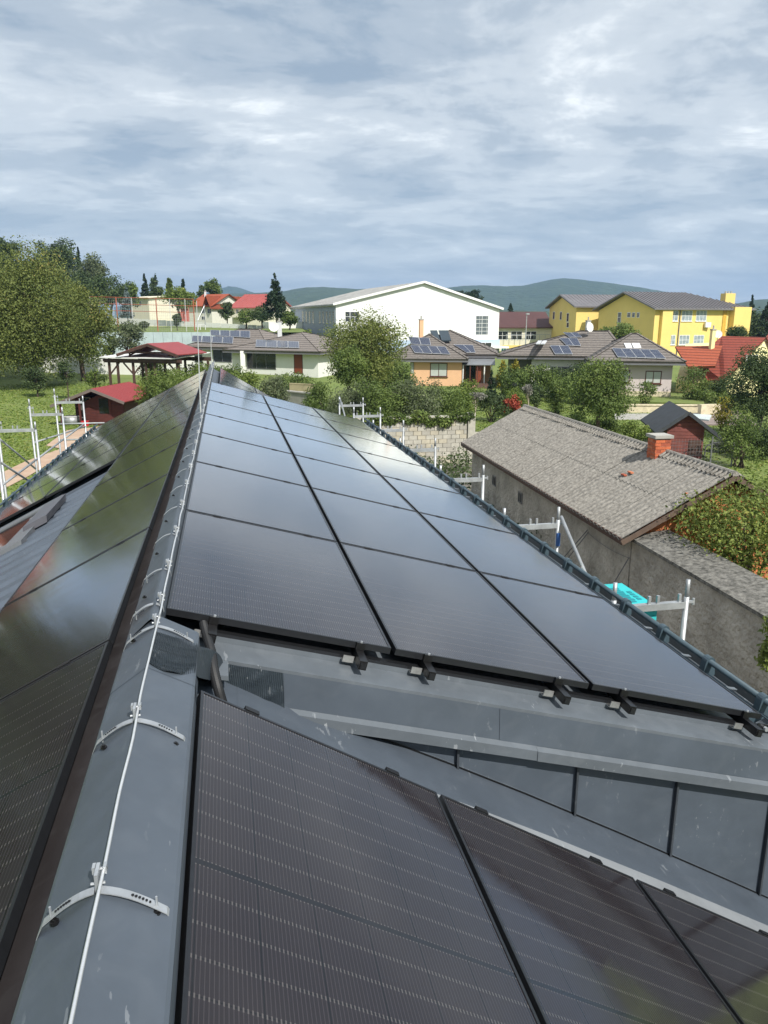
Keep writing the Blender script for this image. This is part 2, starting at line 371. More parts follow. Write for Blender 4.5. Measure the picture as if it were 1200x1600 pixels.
def arr_mesh(name, V, F, tone, mt, parent=None, smooth=False):
    """fast quad mesh from numpy arrays with one tone value per face"""
    ox, oy, oz = origin(parent)
    V = V - np.array([ox, oy, oz - (0 if parent else H)])
    me = bpy.data.meshes.new(name); nv, nf = len(V), len(F)
    me.vertices.add(nv); me.vertices.foreach_set('co', V.astype(np.float32).ravel())
    me.loops.add(nf*4); me.loops.foreach_set('vertex_index', F.astype(np.int32).ravel())
    me.polygons.add(nf); me.polygons.foreach_set('loop_start', np.arange(0, nf*4, 4, dtype=np.int32))
    a = me.attributes.new('leaf_tone', 'FLOAT', 'FACE'); a.data.foreach_set('value', tone.astype(np.float32))
    me.materials.append(mt); me.update(calc_edges=True)
    o = bpy.data.objects.new(name, me); COL.objects.link(o)
    if parent: o.parent = parent
    return o

# ------------------------------------------------------------------ ground
def build_ground():
    xs = sorted(set([-3000,-1500,-800,-400,-250]+list(np.arange(-180, 260, 8.0))+[300,400,800,1500,3000])); ys = sorted(set([-400,-100,-40]+list(np.arange(-20, 220, 6.0))+[260,330,420,600,900,1500,2600,4200]))
    V = []; F = []
    for y in ys:
        for x in xs: V.append((x, y, gz(x, y)))
    n = len(xs)
    for j in range(len(ys)-1):
        for i in range(n-1): F.append((j*n+i, j*n+i+1, (j+1)*n+i+1, (j+1)*n+i))
    m = mat('lawn_grass', (.10, .15, .028), .95, 0, .3, .18, .5, 6, col2=(.17, .215, .05), detail=10)
    # mown patches, dry spots and clover at several sizes
    t = m.node_tree; ns = t.nodes; ls = t.links; b = ns['Principled BSDF']; src = b.inputs['Base Color'].links[0].from_socket; c = ns.new('ShaderNodeTexCoord')
    for sc, lo, hi, col, f in ((.9, .50, .72, (.21, .20, .07, 1), .75), (4.5, .5, .75, (.045, .085, .015, 1), .8), (14, .48, .7, (.20, .26, .06, 1), .6)):
        n = ns.new('ShaderNodeTexNoise'); n.inputs['Scale'].default_value = sc; n.inputs['Detail'].default_value = 8; n.inputs['Roughness'].default_value = .7; ls.new(c.outputs['Object'], n.inputs[0])
        r = ns.new('ShaderNodeMapRange'); r.inputs['From Min'].default_value = lo; r.inputs['From Max'].default_value = hi; r.inputs['To Max'].default_value = f; ls.new(n.outputs[0], r.inputs[0])
        x = ns.new('ShaderNodeMix'); x.data_type = 'RGBA'; ls.new(r.outputs[0], x.inputs[0]); ls.new(src, x.inputs[6]); x.inputs[7].default_value = col; src = x.outputs[2]
    ls.new(src, b.inputs['Base Color'])
    o = MB().add(V, F).build('ground', m, smooth=True); struct(o)
build_ground()
def patch(name, pts, z, m, th=None):
    """flat sheet on the ground through pixel-sighted corner points already given in plan"""
    o = MB().poly([(p[0], p[1], z if z is not None else gz(p[0], p[1])+.03) for p in pts]).build(name, m); return struct(o)
PATH = mat('sandy_brick_path', (.40, .27, .19), .95, 0, .25, 1.5, .4, 20, col2=(.50, .38, .28))
YARD = mat('yard_gravel', (.17, .155, .135), .95, 0, .3, 2, .6, 25)
patch('yard', [(2.9, -6), (7.25, -6), (7.75, 24), (12.5, 25), (12.5, 33.4), (2.9, 33.4)], -6.47, YARD)
pp = [G(*p) for p in ((-60, 800), (45, 745), (100, 712), (150, 690), (200, 670), (215, 655), (150, 668), (105, 673), (72, 697), (95, 702), (40, 722), (-60, 770))]
patch('garden_path', pp, -6.46, PATH)

# ------------------------------------------------------------------ own house
X0, YE, YS = -.33, 21.45, -3.6           # ridge, far end, near end
TL, TN, TM = math.tan(.4718), math.tan(.54615), math.tan(R(15.57))
CL, CN, CM = math.cos(.4718), math.cos(.54615), math.cos(R(15.57))
SLn, SNn, SMn = math.sin(.4718), math.sin(.54615), math.sin(R(15.57))
zL = lambda x, off=0: -1.2607 + (x+.5196)*TL - off/CL
zN = lambda x, off=0: -1.2627 - (x+.1408)*TN - off/CN
zM = lambda x, off=0: -1.187 - (x+.2948)*TM - off/CM
OFF = .12
house = thing('house', 'dark anthracite metal roofed house in the foreground carrying the black solar panels', 'house', (0, 8, -6.5))
# walls
wb = MB()
wb.box(-3.2, -3.0, YS+.3, YE-.3, -6.5, zL(-3.0, .30)-.02); wb.box(2.25, 2.45, YS+.3, 3.22, -6.5, zN(2.45, .22))
wb.box(2.45, 2.65, 3.22, 15.5, -6.5, zM(2.65, .24)); wb.box(2.25, 2.45, 15.5, YE-.3, -6.5, zN(2.45, .22))
wb.add([(-3.1, YS+.31, -6.5), (2.4, YS+.31, -6.5), (2.4, YS+.31, zN(2.4, .25)), (X0, YS+.31, zN(X0, .3)), (-3.1, YS+.31, zL(-3.1, .3))], [(0, 1, 2, 3, 4)])
wb.add([(-3.1, YE-.31, -6.5), (2.4, YE-.31, -6.5), (2.4, YE-.31, zN(2.4, .25)), (X0, YE-.31, zN(X0, .3)), (-3.1, YE-.31, zL(-3.1, .3))], [(4, 3, 2, 1, 0)])
wb.build('wall', OFFW, house)
# left slope: trapezoid ribbed sheet
lb = MB(); P = []; per = .36; y = YS
while y < YE:
    for dy, h in ((0, 0), (.12, 0), (.15, .04), (.30, .04), (.33, 0)):
        if y+dy < YE: P.append((y+dy, h))
    y += per
x_a, x_b = X0, -3.62
vs = []
for (yy, h) in P: vs += [(x_a, yy, zL(x_a, OFF+.02-h)), (x_b, yy, zL(x_b, OFF+.02-h))]
lb.add(vs, [(2*i, 2*i+1, 2*i+3, 2*i+2) for i in range(len(P)-1)])
lb.add([(x_a, YS, zL(x_a, OFF+.06)), (x_b, YS, zL(x_b, OFF+.06)), (x_b, YE, zL(x_b, OFF+.06)), (x_a, YE, zL(x_a, OFF+.06))], [(3, 2, 1, 0)])
lb.build('roof_slope', metal_roof_mat('slate_blue_ribbed_sheet', (.085, .105, .135), .2, .45), house, label='blue grey ribbed metal roof slope on the left side')
# right steep slope (near and far parts)
rb = MB(); xe = 2.75; YW = 3.0
rb.slab([(X0, YS, zN(X0, OFF)), (3.7, YS, zN(3.7, OFF)), (3.7, YW, zN(3.7, OFF)), (xe, YW, zN(xe, OFF)), (xe, YE, zN(xe, OFF)), (X0, YE, zN(X0, OFF))], .08)
rb.build('roof_slope', RM, house, label='steep smooth metal roof slope on the right side')
# seams on the steep near part, running down the slope below the near panels
# shallow main slope (shed dormer)
YC, YM = 2.98, 15.72
mb = MB(); xm = 2.78
mb.slab([(X0+.02, YC, zM(X0+.02, OFF-.01)), (3.25, YC, zM(3.25, OFF-.01)), (3.25, YC+.2, zM(3.25, OFF-.01)), (xm, YC+.22, zM(xm, OFF-.01)), (xm, YM, zM(xm, OFF-.01)), (X0+.02, YM, zM(X0+.02, OFF-.01))], .03)
for k in range(25):
    yy = YC+.18+k*.52
    if yy < YM: mb.bar((X0+.2, yy, zM(X0+.2, OFF-.022)), (xm, yy, zM(xm, OFF-.022)), .012, .024)
mb.build('roof_slope', RM2, house, label='shallow scuffed metal roof slope under the large panel field')
# verge fascia with drip trim, cheek wall with standing seams, base flashing
fb = MB(); xa, xb = -.12, 3.25
f0, f1 = .004, .152
for (xA, xB) in ((xa, 1.15), (1.146, xb)):
    q = 0.0 if xA < 1 else .003
    fb.add([(xA, YC-.001-q, zM(xA, OFF+f0)), (xB, YC-.001-q, zM(xB, OFF+f0)), (xB, YC-.012-q, zM(xB, OFF+f1)), (xA, YC-.012-q, zM(xA, OFF+f1)),
            (xA, YC+.01, zM(xA, OFF+.03)), (xB, YC+.01, zM(xB, OFF+.03)), (xB, YC+.01, zM(xB, OFF+f1)), (xA, YC+.01, zM(xA, OFF+f1))],
           [(0, 3, 2, 1), (0, 1, 5, 4), (3, 7, 6, 2), (0, 4, 7, 3), (1, 2, 6, 5)])
fb.build('verge_fascia', RM, house)
tb = MB()
for (xA, xB, q) in ((.10, 1.33, 0), (1.325, xb, .004)):
    z1, z2, z3 = OFF+f1, OFF+f1+.012, OFF+f1+.062
    tb.add([(xA, YC-.013-q, zM(xA, z1)), (xB, YC-.013-q, zM(xB, z1)), (xB, YC-.042-q, zM(xB, z2)), (xA, YC-.042-q, zM(xA, z2)),
            (xB, YC-.039-q, zM(xB, z3)), (xA, YC-.039-q, zM(xA, z3)), (xB, YC+.01, zM(xB, z3-.004)), (xA, YC+.01, zM(xA, z3-.004))],
           [(0, 3, 2, 1), (3, 5, 4, 2), (5, 7, 6, 4), (0, 7, 5, 3), (1, 2, 4, 6)])
tb.build('drip_trim', RM2, house, label='pale scuffed drip edge trim under the verge')
YW = 3.0
def vo(x, off): return min(.119, off+.14*math.exp(-max(0, x-.05)/.9))
cb_ = MB(); n = 24
cb_.add([(.14, YW, zM(.14, .15)), (xb, YW, zM(xb, .15)), (xb, YW, zN(xb, .07)), (.14, YW, zN(.14, .15))], [(0, 3, 2, 1)])
cb_.add([(xb, YW, zM(xb, .15)), (xb, YM, zM(xb, .15)), (xb, YM, zM(xb, .45)), (xb, YW, zM(xb, .45))], [(0, 3, 2, 1)])
cb_.build('cheek_wall', RM, house)
for xs_ in (.955, 1.555, 2.10, 2.66, 3.2):
    MB().box(xs_-.005, xs_+.005, YW-.022, YW-.001, zN(xs_, vo(xs_, .014))-.002, zM(xs_, .325)).build('standing_seam', RMD, house)
bf = MB()
s0 = [( .30, .0), (xe, .0)]
# flashing band lying on the steep slope, up against the cheek
def nrow(y, off): return [(x, y, zN(x, vo(x, off) if off < .1 else off)) for x in (-.02, .15, .3, .45, .65, .9, 1.3, 1.8, 2.5, 3.69)]
def strip(mb_, A, B):
    n_ = len(A); mb_.add(A+B, [(i, n_+i, n_+i+1, i+1) for i in range(n_-1)])
strip(bf, nrow(YW-.004, .014), nrow(2.665, .016)); strip(bf, nrow(YW-.001, .002), nrow(YW-.004, .014))
bf.build('base_flashing', RM, house)
m_ = MB(); pr_ = nrow(YW-.006, .009)
for a, b_ in zip(pr_[:-1], pr_[1:]): m_.bar(a, b_, .005, .006)
m_.build('base_joint', BLKM, house)
st = MB()
strip(st, nrow(2.672, .016), nrow(2.668, .008)); strip(st, nrow(2.668, .008), nrow(2.538, .020)); strip(st, nrow(2.538, .020), nrow(2.46, .07))
st.build('raised_flashing_edge', metal_roof_mat('pale_scuffed_zinc', (.22, .235, .25), .9, .4), house, label='pale scuffed raised flashing strip along the near panels')
# ridge cap: two folded wings with small lips, overlapping lengths
ridge_sheet = []
yy = YS
k = 0
cuts = [-3.6, -1.6, .42, 2.44, 2.87]+[2.87+1.96*i for i in range(1, 9)]+[YE+.03]
while k < len(cuts)-1:
    yy, y2 = cuts[k], cuts[k+1]; q = .0015*(k % 2); rc = MB()
    AX, AZ = (-.302 if yy < 2.8 else -.326), -1.106+q; LX, LZ = -.421, -1.186+q; RX, RZ = -.158, -1.186+q
    if yy > 2.8: RX, RZ = -.3035, -1.120+q
    pr = [(LX-.004, LZ-.085), (LX-.004, LZ-.008), (LX+.004, LZ), (AX-.012, AZ-.008), (AX, AZ), (AX+.012, AZ-.008), (RX-.004, RZ), (RX+.004, RZ-.008), (RX+.004, RZ-.085)]
    vs = []
    for yq in (yy-.03, y2):
        vs += [(x, yq, z) for x, z in pr]
    m_ = len(pr); rc.add(vs, [(i+1, i, m_+i, m_+i+1) for i in range(m_-1)])
    rc.build('ridge_cap', RM, house)
    for xs_ in ((LX+.035), (RX-.035)):
        for yq in (yy+.32, yy+.95, yy+1.6):
            if yq < min(9, y2) and not (xs_ > -.34 and RX < -.29):
                zc = AZ+(abs(xs_-AX))*(-.62)
                MB().tube([(xs_, yq, zc-.002), (xs_, yq, zc+.004)], .009, 8).tube([(xs_, yq, zc+.004), (xs_, yq, zc+.009)], .005, 6).build('screw', BLKM, house)
    yy = y2; k += 1
# dark flashing sheet lying over the ribs between the ridge cap and the left panels
m_ = MB()
for i, yq in enumerate(np.arange(YS, YE-.1, 1.96)): m_.slab([(-.40, yq, zL(-.40, .083+.002*(i % 2))), (-.60, yq, zL(-.60, .083+.002*(i % 2))), (-.60, min(yq+1.98, YE), zL(-.60, .083+.002*(i % 2))), (-.40, min(yq+1.98, YE), zL(-.40, .083+.002*(i % 2)))], .003)
m_.build('ridge_side_flashing', metal_roof_mat('brownish_dark_sheet', (.040, .036, .038), .5), house)
MB().box(-.40, -.19, YS, 2.86, -1.38, -1.21).box(-.41, -.318, 2.86, YE, -1.38, -1.19).build('ridge_vent_strip', RMD, house)
# eaves: gutters
def half_gutter(x, z, y0, y1, r, mt, nm='gutter'):
    g = MB(); n_ = 10; pr = [(x+r*math.cos(math.pi+math.pi*i/n_), z+r*math.sin(math.pi+math.pi*i/n_)) for i in range(n_+1)]
    pr2 = [(x+(r-.004)*math.cos(math.pi+math.pi*i/n_), z+(r-.004)*math.sin(math.pi+math.pi*i/n_)) for i in range(n_, -1, -1)]
    pa = pr+pr2; vs = [(a, y0, b) for a, b in pa]+[(a, y1, b) for a, b in pa]; k_ = len(pa)
    g.add(vs, [(i, (i+1) % k_, k_+(i+1) % k_, k_+i) for i in range(k_)]); return g.build(nm, mt, house, smooth=True)
half_gutter(xm+.09, zM(xm, OFF)-.03, YC+.05, YM, .075, RM2); half_gutter(-3.70, zL(-3.62, OFF)-.04, YS, YE, .075, RM)
for k in range(27):
    yq = 3.25+k*.48
    if yq < YM: MB().bar((xm-.06, yq, zM(xm-.06, OFF-.02)), (xm+.17, yq, zM(xm, OFF)-.015), .03, .005).build('gutter_bracket', RM2, house)
MB().fbox((-.28, YM, zM(-.28, .4)), (xm+.28, 0, -TM*(xm+.28)), (0, .02, 0), (0, 0, .27)).build('verge_fascia', RM, house)
# roof window on the left slope
def Lp(s, y, off): x = -.5196-s*CL; return (x-off*SLn*0, y, zL(x, -off)) if False else (x, y, -1.2607-s*SLn+off/CL)
rw = MB()
def lslab(mb_, s0_, s1_, y0, y1, o0, o1, mi=0):
    mb_.add([Lp(s0_, y0, o0), Lp(s1_, y0, o0), Lp(s1_, y1, o0), Lp(s0_, y1, o0), Lp(s0_, y0, o1), Lp(s1_, y0, o1), Lp(s1_, y1, o1), Lp(s0_, y1, o1)],
            [(0,1,2,3),(4,7,6,5),(0,4,5,1),(1,5,6,2),(2,6,7,3),(3,7,4,0)], mi); return mb_
for (a0, a1, b0, b1) in ((1.75, 3.25, 7.85, 8.12), (1.75, 3.25, 9.7, 9.95), (1.75, 2.0, 8.12, 9.7), (3.0, 3.25, 8.12, 9.7)): lslab(rw, a0, a1, b0, b1, -.12, -.062)
fr = rw.build('roof_window', mat('grey_window_cladding', (.20, .21, .225), .4, .3, .1, 8), house)
lslab(MB(), 2.0, 3.0, 8.12, 9.7, -.11, -.075).build('pane', DKW, fr)
hd = lslab(MB(), 1.60, 1.88, 8.40, 9.45, -.09, -.02).build('window_hood', mat('finned_grey_hood', (.13, .13, .15), .5, .3), fr)
fins = MB()
for i in range(16): lslab(fins, 1.598, 1.603, 8.42+i*.063, 8.44+i*.063, -.085, -.022)
fins.build('hood_fin', BLKM, fr)
# pleated flashing tape: over the ridge wing and along the verge, crumpled
def pleat(name, fn, nu, nv, amp, seed):
    rnd = np.random.RandomState(seed); V = []; F = []
    ph = rnd.rand(8)*6
    for j in range(nv+1):
        for i in range(nu+1):
            u, v = i/nu, j/nv; p, nrm = fn(u, v)
            wv = amp*(abs(((u*nu/6+.25*math.sin(v*7+ph[0])) % 1)-.5)*2) + amp*2.2*max(0, math.sin(u*9+ph[1]+v*4)*math.sin(v*8+ph[2]+u*3))**2 + amp*.15*rnd.rand()
            V.append(tuple(np.array(p)+np.array(nrm)*wv))
    for j in range(nv):
        for i in range(nu): a = j*(nu+1)+i; F.append((a, a+1, a+nu+2, a+nu+1))
    return MB().add(V, F).build(name, LEAD, house)
def f_ridge(u, v):
    """v runs from the far edge to the near edge; u from the ridge down over the wing and across to the fascia"""
    A = .60
    def wingpt(t):
        x = -.300+.145*t; y = 2.71+.05*t-(.27+.05*math.sin(t*3)-.03*t)*v
        return np.array([x, y, -1.110-.60*(x+.302)+.005+.006*math.sin(math.pi*v)])
    if u < A: return tuple(wingpt(u/A)), (0, -.25, .97)
    t = (u-A)/(1-A); p0 = wingpt(1.0); x = -.07; p1 = np.array([x, 2.962-.02*v, zM(x, OFF+.004+.17*v)]); sm = t*t*(3-2*t)
    p = p0+(p1-p0)*np.array([sm, sm, t**1.4]); return tuple(p), (-.2, -.6, .75)
pleat('flashing_tape', f_ridge, 260, 40, .0055, 3)
def f_verge(u, v):
    x = -.072+.245*u; return (x, YC-.018-.010*math.sin(v*3), zM(x, OFF-.004+v*.19)), (0, -1, .15)
pleat('flashing_tape', f_verge, 170, 16, .0035, 5)
def f_verge2(u, v):
    x = -.02+.19*u; return (x, YC-.035-.05*v, zM(x, OFF+.17)-.03*v), (0, -.4, .9)
o_ = pleat('crumpled_foil', f_verge2, 80, 8, .008, 9); o_.data.materials[0] = RM2
MB().slab([(-.31, 2.80, zM(-.31, OFF-.008)), (-.05, 2.84, zM(-.05, OFF-.008)), (-.05, YC-.001, zM(-.05, OFF-.008)), (-.31, YC-.001, zM(-.31, OFF-.008))], .02).build('roof_slope', RM2, house)

# ------------------------------------------------------------------ solar panels
ORD = ['nearest', 'second', 'third', 'fourth', 'fifth', 'sixth', 'seventh', 'eighth', 'ninth', 'tenth', 'eleventh', 'twelfth', 'thirteenth', 'fourteenth']
def panel_master(D, nrm, name_label):
    """module lying with its long side along +y and its short side along D (unit, down the slope); local origin at the ridge side near corner, top face"""
    D = np.array(D, float); nrm = np.array(nrm, float); Y = np.array([0, 1.0, 0])
    t = thing('solar_module', name_label, 'solar panel', (0, 0, 0))
    def pt(u, v, h): return tuple(D*u+Y*v+nrm*h)
    def bx(u0, u1, v0, v1, h0, h1):
        m_ = MB(); m_.add([pt(u0,v0,h0),pt(u1,v0,h0),pt(u1,v1,h0),pt(u0,v1,h0),pt(u0,v0,h1),pt(u1,v0,h1),pt(u1,v1,h1),pt(u0,v1,h1)], [(0,3,2,1),(4,5,6,7),(0,1,5,4),(1,2,6,5),(2,3,7,6),(3,0,4,7)]); return m_
    def addb(m_, *a): q = bx(*a); m_.add(q.v, q.f)
    fw = .011; fm = MB()
    flip = np.dot(np.cross(D, Y), nrm) < 0
    for a in ((0, fw, 0, PL, -.03, 0), (PW-fw, PW, 0, PL, -.03, 0), (fw, PW-fw, 0, fw, -.03, 0), (fw, PW-fw, PL-fw, PL, -.03, 0)): addb(fm, *a)
    if flip: fm.f = [tuple(reversed(f)) for f in fm.f]
    f = fm.build('frame', BLKF, t)
    g = MB(); vs = [pt(fw, fw, -.0025), pt(PW-fw, fw, -.0025), pt(PW-fw, PL-fw, -.0025), pt(fw, PL-fw, -.0025)]
    bk = [pt(fw, fw, -.006), pt(PW-fw, fw, -.006), pt(PW-fw, PL-fw, -.006), pt(fw, PL-fw, -.006)]
    fs = [(0, 1, 2, 3), (7, 6, 5, 4)]
    if flip: fs = [tuple(reversed(q)) for q in fs]
    g.add(vs+bk, fs); go = g.build('glass', PV, t)
    uvl = go.data.uv_layers.new(name='metres'); cu = [(fw, fw), (PW-fw, fw), (PW-fw, PL-fw), (fw, PL-fw)]
    for li, lp in enumerate(go.data.loops): uvl.data[li].uv = cu[lp.vertex_index % 4]
    # clamps between this module and the next one, on the rails
    for u in (.2, .8):
        c = bx(PW*u-.028, PW*u+.028, PL-.002, PL+.022, -.02, .004)
        if flip: c.f = [tuple(reversed(q)) for q in c.f]
        c.build('clamp', BLKM, t)
    return t
BLKF = mat('black_anodised_frame', (.035, .037, .042), .3, .6, .1, 30)
DM = (CM, 0, -SMn); NM = (SMn, 0, CM); DN = (CN, 0, -SNn); NN = (SNn, 0, CN); DL = (-CL, 0, -SLn); NL = (-SLn, 0, CL)
COLN = ['ridge column', 'middle column', 'gutter column']
pm = panel_master(DM, NM, ''); pn = panel_master(DN, NN, ''); pl_ = panel_master(DL, NL, '')
def place(master, first, pos, label, group):
    if first: o = master; o.location = Vector((pos[0], pos[1], pos[2]+H)); 
    else: o = copy_thing(master, (0, 0, 0)); o.location = Vector((pos[0], pos[1], pos[2]+H))
    o['label'] = label; o['group'] = group; return o
first = True
for c in range(3):
    for r in range(7):
        u = c*(PW+PG); x, z = -.2948+u*CM, -1.187-u*SMn
        place(pm, first, (x, 3.16+r*PIT, z), 'black solar panel, %s row from the front, %s of the large right field' % (ORD[r], COLN[c]), 'solar panels on the shallow right slope'); first = False
first = True
NCN = ['beside the ridge cap', 'second from the ridge', 'third from the ridge']
for c in range(3):
    for r in range(3):
        u = c*(PW+PG); x, z = -.1408+u*CN, -1.2627-u*SNn
        lab = 'black solar panel with visible cell lines in the foreground, '+NCN[c] if r == 0 else 'black solar panel behind the camera on the near steep slope, row %d, ' % (r)+NCN[c]
        if r > 0: continue
        place(pn, first, (x, 2.524-PL-r*PIT, z), lab, 'solar panels on the near steep slope'); first = False
for c in range(2):
    for r in range(3):
        u = c*(PW+PG); x, z = -.1408+u*CN, -1.2627-u*SNn
        place(pn, False, (x, 15.98+r*PIT, z), 'dark solar panel at the far roof end beyond the large field, %s row, %s' % (ORD[r], ('ridge side', 'lower side')[c]), 'solar panels on the far steep slope')
first = True
for c in range(3):
    for r in range(-2, 10):
        if c > 0 and r < 4: continue
        u = c*(PW+PG)
        # module origin is the ridge side corner; modules run away from the camera
        x, z = -.5196-u*CL, -1.2607-u*SLn
        if c == 0: lab = 'dark solar panel on the left slope, column beside the ridge, %s from the front' % ORD[r+2]
        else: lab = 'dark solar panel on the left slope, %s column from ridge, %s row from front' % (('second', 'third')[c-1], ORD[r-4])
        place(pl_, first, (x, 3.037+r*PIT+.01, z), lab, 'solar panels on the left slope'); first = False

# mounting rails with their ends, end clamps and hanger plates at the front edge
rails = thing('mounting_rails', 'black mounting rails with end clamps sticking out under the front panel edge', 'mounting rail', (1, 3.1, -1.6))
for c, fr_ in enumerate(((.20, .855), (.155, .83), (.17, .90))):
    for f_ in fr_:
        u = c*(PW+PG)+PW*f_; x = -.2948+u*CM; z = -1.187-u*SMn
        def q(du, y, h): return (x+du*CM+h*SMn, y, z-du*SMn+h*CM)
        def blk(a0, a1, y0, y1, h0, h1, nm, mt):
            m_ = MB(); m_.add([q(a0,y0,h0),q(a1,y0,h0),q(a1,y1,h0),q(a0,y1,h0),q(a0,y0,h1),q(a1,y0,h1),q(a1,y1,h1),q(a0,y1,h1)], [(0,3,2,1),(4,5,6,7),(0,1,5,4),(1,2,6,5),(2,3,7,6),(3,0,4,7)]); return m_.build(nm, mt, rails)
        blk(-.018, .018, 3.04 if f_ < .5 else 3.025, 3.16+7*PIT, -.072, -.031, 'rail', BLKM)
        blk(-.020, .020, 3.142, 3.158, -.03, .004, 'end_clamp', BLKM)
        m_ = MB(); m_.tube([q(0, 3.148, .004), q(0, 3.148, .012)], .006, 6); m_.build('bolt', GALV, rails)
        blk(-.072, -.022, 3.118, 3.124, -.086, -.056, 'hanger_plate', PLATE)
        blk(-.072, -.022, 3.124, 3.165, -.090, -.086, 'hanger_plate', PLATE)
        blk(-.012, .012, (3.035 if f_ < .5 else 3.02), (3.0395 if f_ < .5 else 3.0245), -.066, -.040, 'rail_end', BLKF)
m_ = MB(); m_.bar((-.1, 3.178, zM(-.1, .086)), (2.68, 3.178, zM(2.68, .086)), .04, .03); m_.build('cross_rail', BLKF, rails)
m_ = MB(); a_ = 2.655
m_.fbox((a_-.03, 3.12, zM(a_-.03, .085)), (.07, 0, -.02), (0, .004, 0), (0, 0, .05)); m_.build('corner_plate', BLKF, rails)
m_ = MB(); m_.tube([(a_+.012, 3.10, zM(a_, .06)), (a_+.012, 3.118, zM(a_, .06))], .012, 8); m_.build('bolt', GALV, rails)

# conduit hose between the two fields
hp = [onz(318, 968, -1.27), onz(322, 990, -1.285), onz(330, 1018, -1.30), onz(334, 1046, -1.31), onz(341, 1076, -1.335), onz(349, 1104, -1.37)]
hp = [(-.13, 3.30, -1.30)]+[tuple(p) for p in hp]
def spline(pts, n=12):
    P_ = [np.array(p, float) for p in pts]; P_ = [2*P_[0]-P_[1]]+P_+[2*P_[-1]-P_[-2]]; o = []
    for i in range(1, len(P_)-2):
        for k_ in range(n):
            t = k_/n; a, b, c, d = P_[i-1:i+3]
            o.append(.5*((2*b)+(-a+c)*t+(2*a-5*b+4*c-d)*t*t+(-a+3*b-3*c+d)*t**3))
    o.append(P_[-2]); return o
sp_ = spline(hp, 18); cond = MB(); cond.tube(sp_, [.0200 if i % 2 else .0150 for i in range(len(sp_))], 10)
tag(cond.build('cable_conduit', RUB, smooth=False), 'black corrugated cable hose running between the two panel fields', 'cable hose')

# lightning conductor along the ridge
lc = thing('lightning_conductor', 'bright aluminium lightning wire on strap holders along the ridge cap', 'lightning conductor', (-.3, 8, -1.1))
rnd = random.Random(4)
wp = []; yy = YS
while yy < YE:
    wp.append((-.305+rnd.uniform(-.003, .003)+.012, yy, -1.080+rnd.uniform(-.002, .002))); yy += .24
wp = spline(wp, 3)
MB().tube(wp, .0038, 6).build('wire', ALU, lc, smooth=True)
hold = [1.38, 2.06, 2.76, 3.0, 3.45]+[4.05+.62*i for i in range(28)]
for i, yh in enumerate(hold):
    if yh > YE-.1: break
    right = -.158 if yh < 2.9 else -.300; ax = -.302 if yh < 2.9 else -.326
    for sgn in (-1, 1):
        e0 = ax+sgn*.006; e1 = -.425 if sgn < 0 else (right+.003 if yh < 2.9 else right+.008); st_ = MB(); ns_ = 8; top = []; n_h = 0
        pr = []
        for k in range(ns_+1):
            t = k/ns_; x = e0+(e1-e0)*t; z = -1.104-.60*abs(x-ax)+(.014 if abs(e1-e0) > .06 else .003)*math.sin(math.pi*min(1, t*1.02))*(.5+.5*(1-t))+.004
            if t > .97: z -= .02
            pr.append((x, z))
        wv_ = .0105 if yh < 3.3 else (.006 if yh < 8 else .005)
        vs = [(x, yh-wv_, z) for x, z in pr]+[(x, yh+wv_, z) for x, z in pr]+[(x, yh-wv_, z-.0025) for x, z in pr]+[(x, yh+wv_, z-.0025) for x, z in pr]
        m1 = ns_+1; fs = []
        for k in range(ns_): fs += [(k, k+1, m1+k+1, m1+k), (2*m1+k, 3*m1+k, 3*m1+k+1, 2*m1+k+1), (k, 2*m1+k, 2*m1+k+1, k+1), (m1+k, m1+k+1, 3*m1+k+1, 3*m1+k)]
        st_.add(vs, fs, 0)
        if yh < 4:
            for k in range(6):
                x = e0+(e1-e0)*(.42+k*.045); zz_ = -1.108-.60*abs(x+.302)+.020*math.sin(math.pi*(.42+k*.045))*(.5+.5*(1-(.42+k*.045)))+.0045
                st_.tube([(x, yh, zz_-.001), (x, yh, zz_+.0006)], .0035, 6, 1)
            x = e0+(e1-e0)*.74; st_.tube([(x, yh, -1.108-.6*abs(x+.302)), (x, yh, -1.108-.6*abs(x+.302)+.035)], .0025, 5, 0)
        st_.build('strap', [GALV, BLKM], lc)
    cl = MB(); cl.box(-.306, -.299, yh-.004, yh+.035, -1.108, -1.068).tube([(-.316, yh+.03, -1.079), (-.286, yh+.03, -1.079)], .0032, 6).tube([(-.315, yh+.005, -1.093), (-.287, yh+.005, -1.093)], .003, 6)
    cl.box(-.314, -.308, yh+.022, yh+.038, -1.086, -1.070).box(-.292, -.286, yh+.022, yh+.038, -1.086, -1.070)
    cl.build('wire_clamp', GALV, lc)
rod = MB(); b0 = onx(314, 650, -.33); t0 = b0+np.array([-.06, .05, 1.75])
t1 = ony(307, 470, b0[1]+.05)
rod.tube([(b0[0], b0[1], -1.12), (t1[0], t1[1], t1[2])], [.009, .004], 6)
tag(rod.build('lightning_rod', ALU), 'thin silver air terminal rod rising from the middle of the ridge', 'lightning rod')
b1 = onz(331, 574, -1.1); t1 = ony(329, 520, b1[1])
tag(MB().tube([(b1[0], b1[1], -1.15), tuple(t1)], [.012, .006], 6).build('lightning_rod', ALU), 'short thin rod at the far end of the ridge', 'lightning rod')

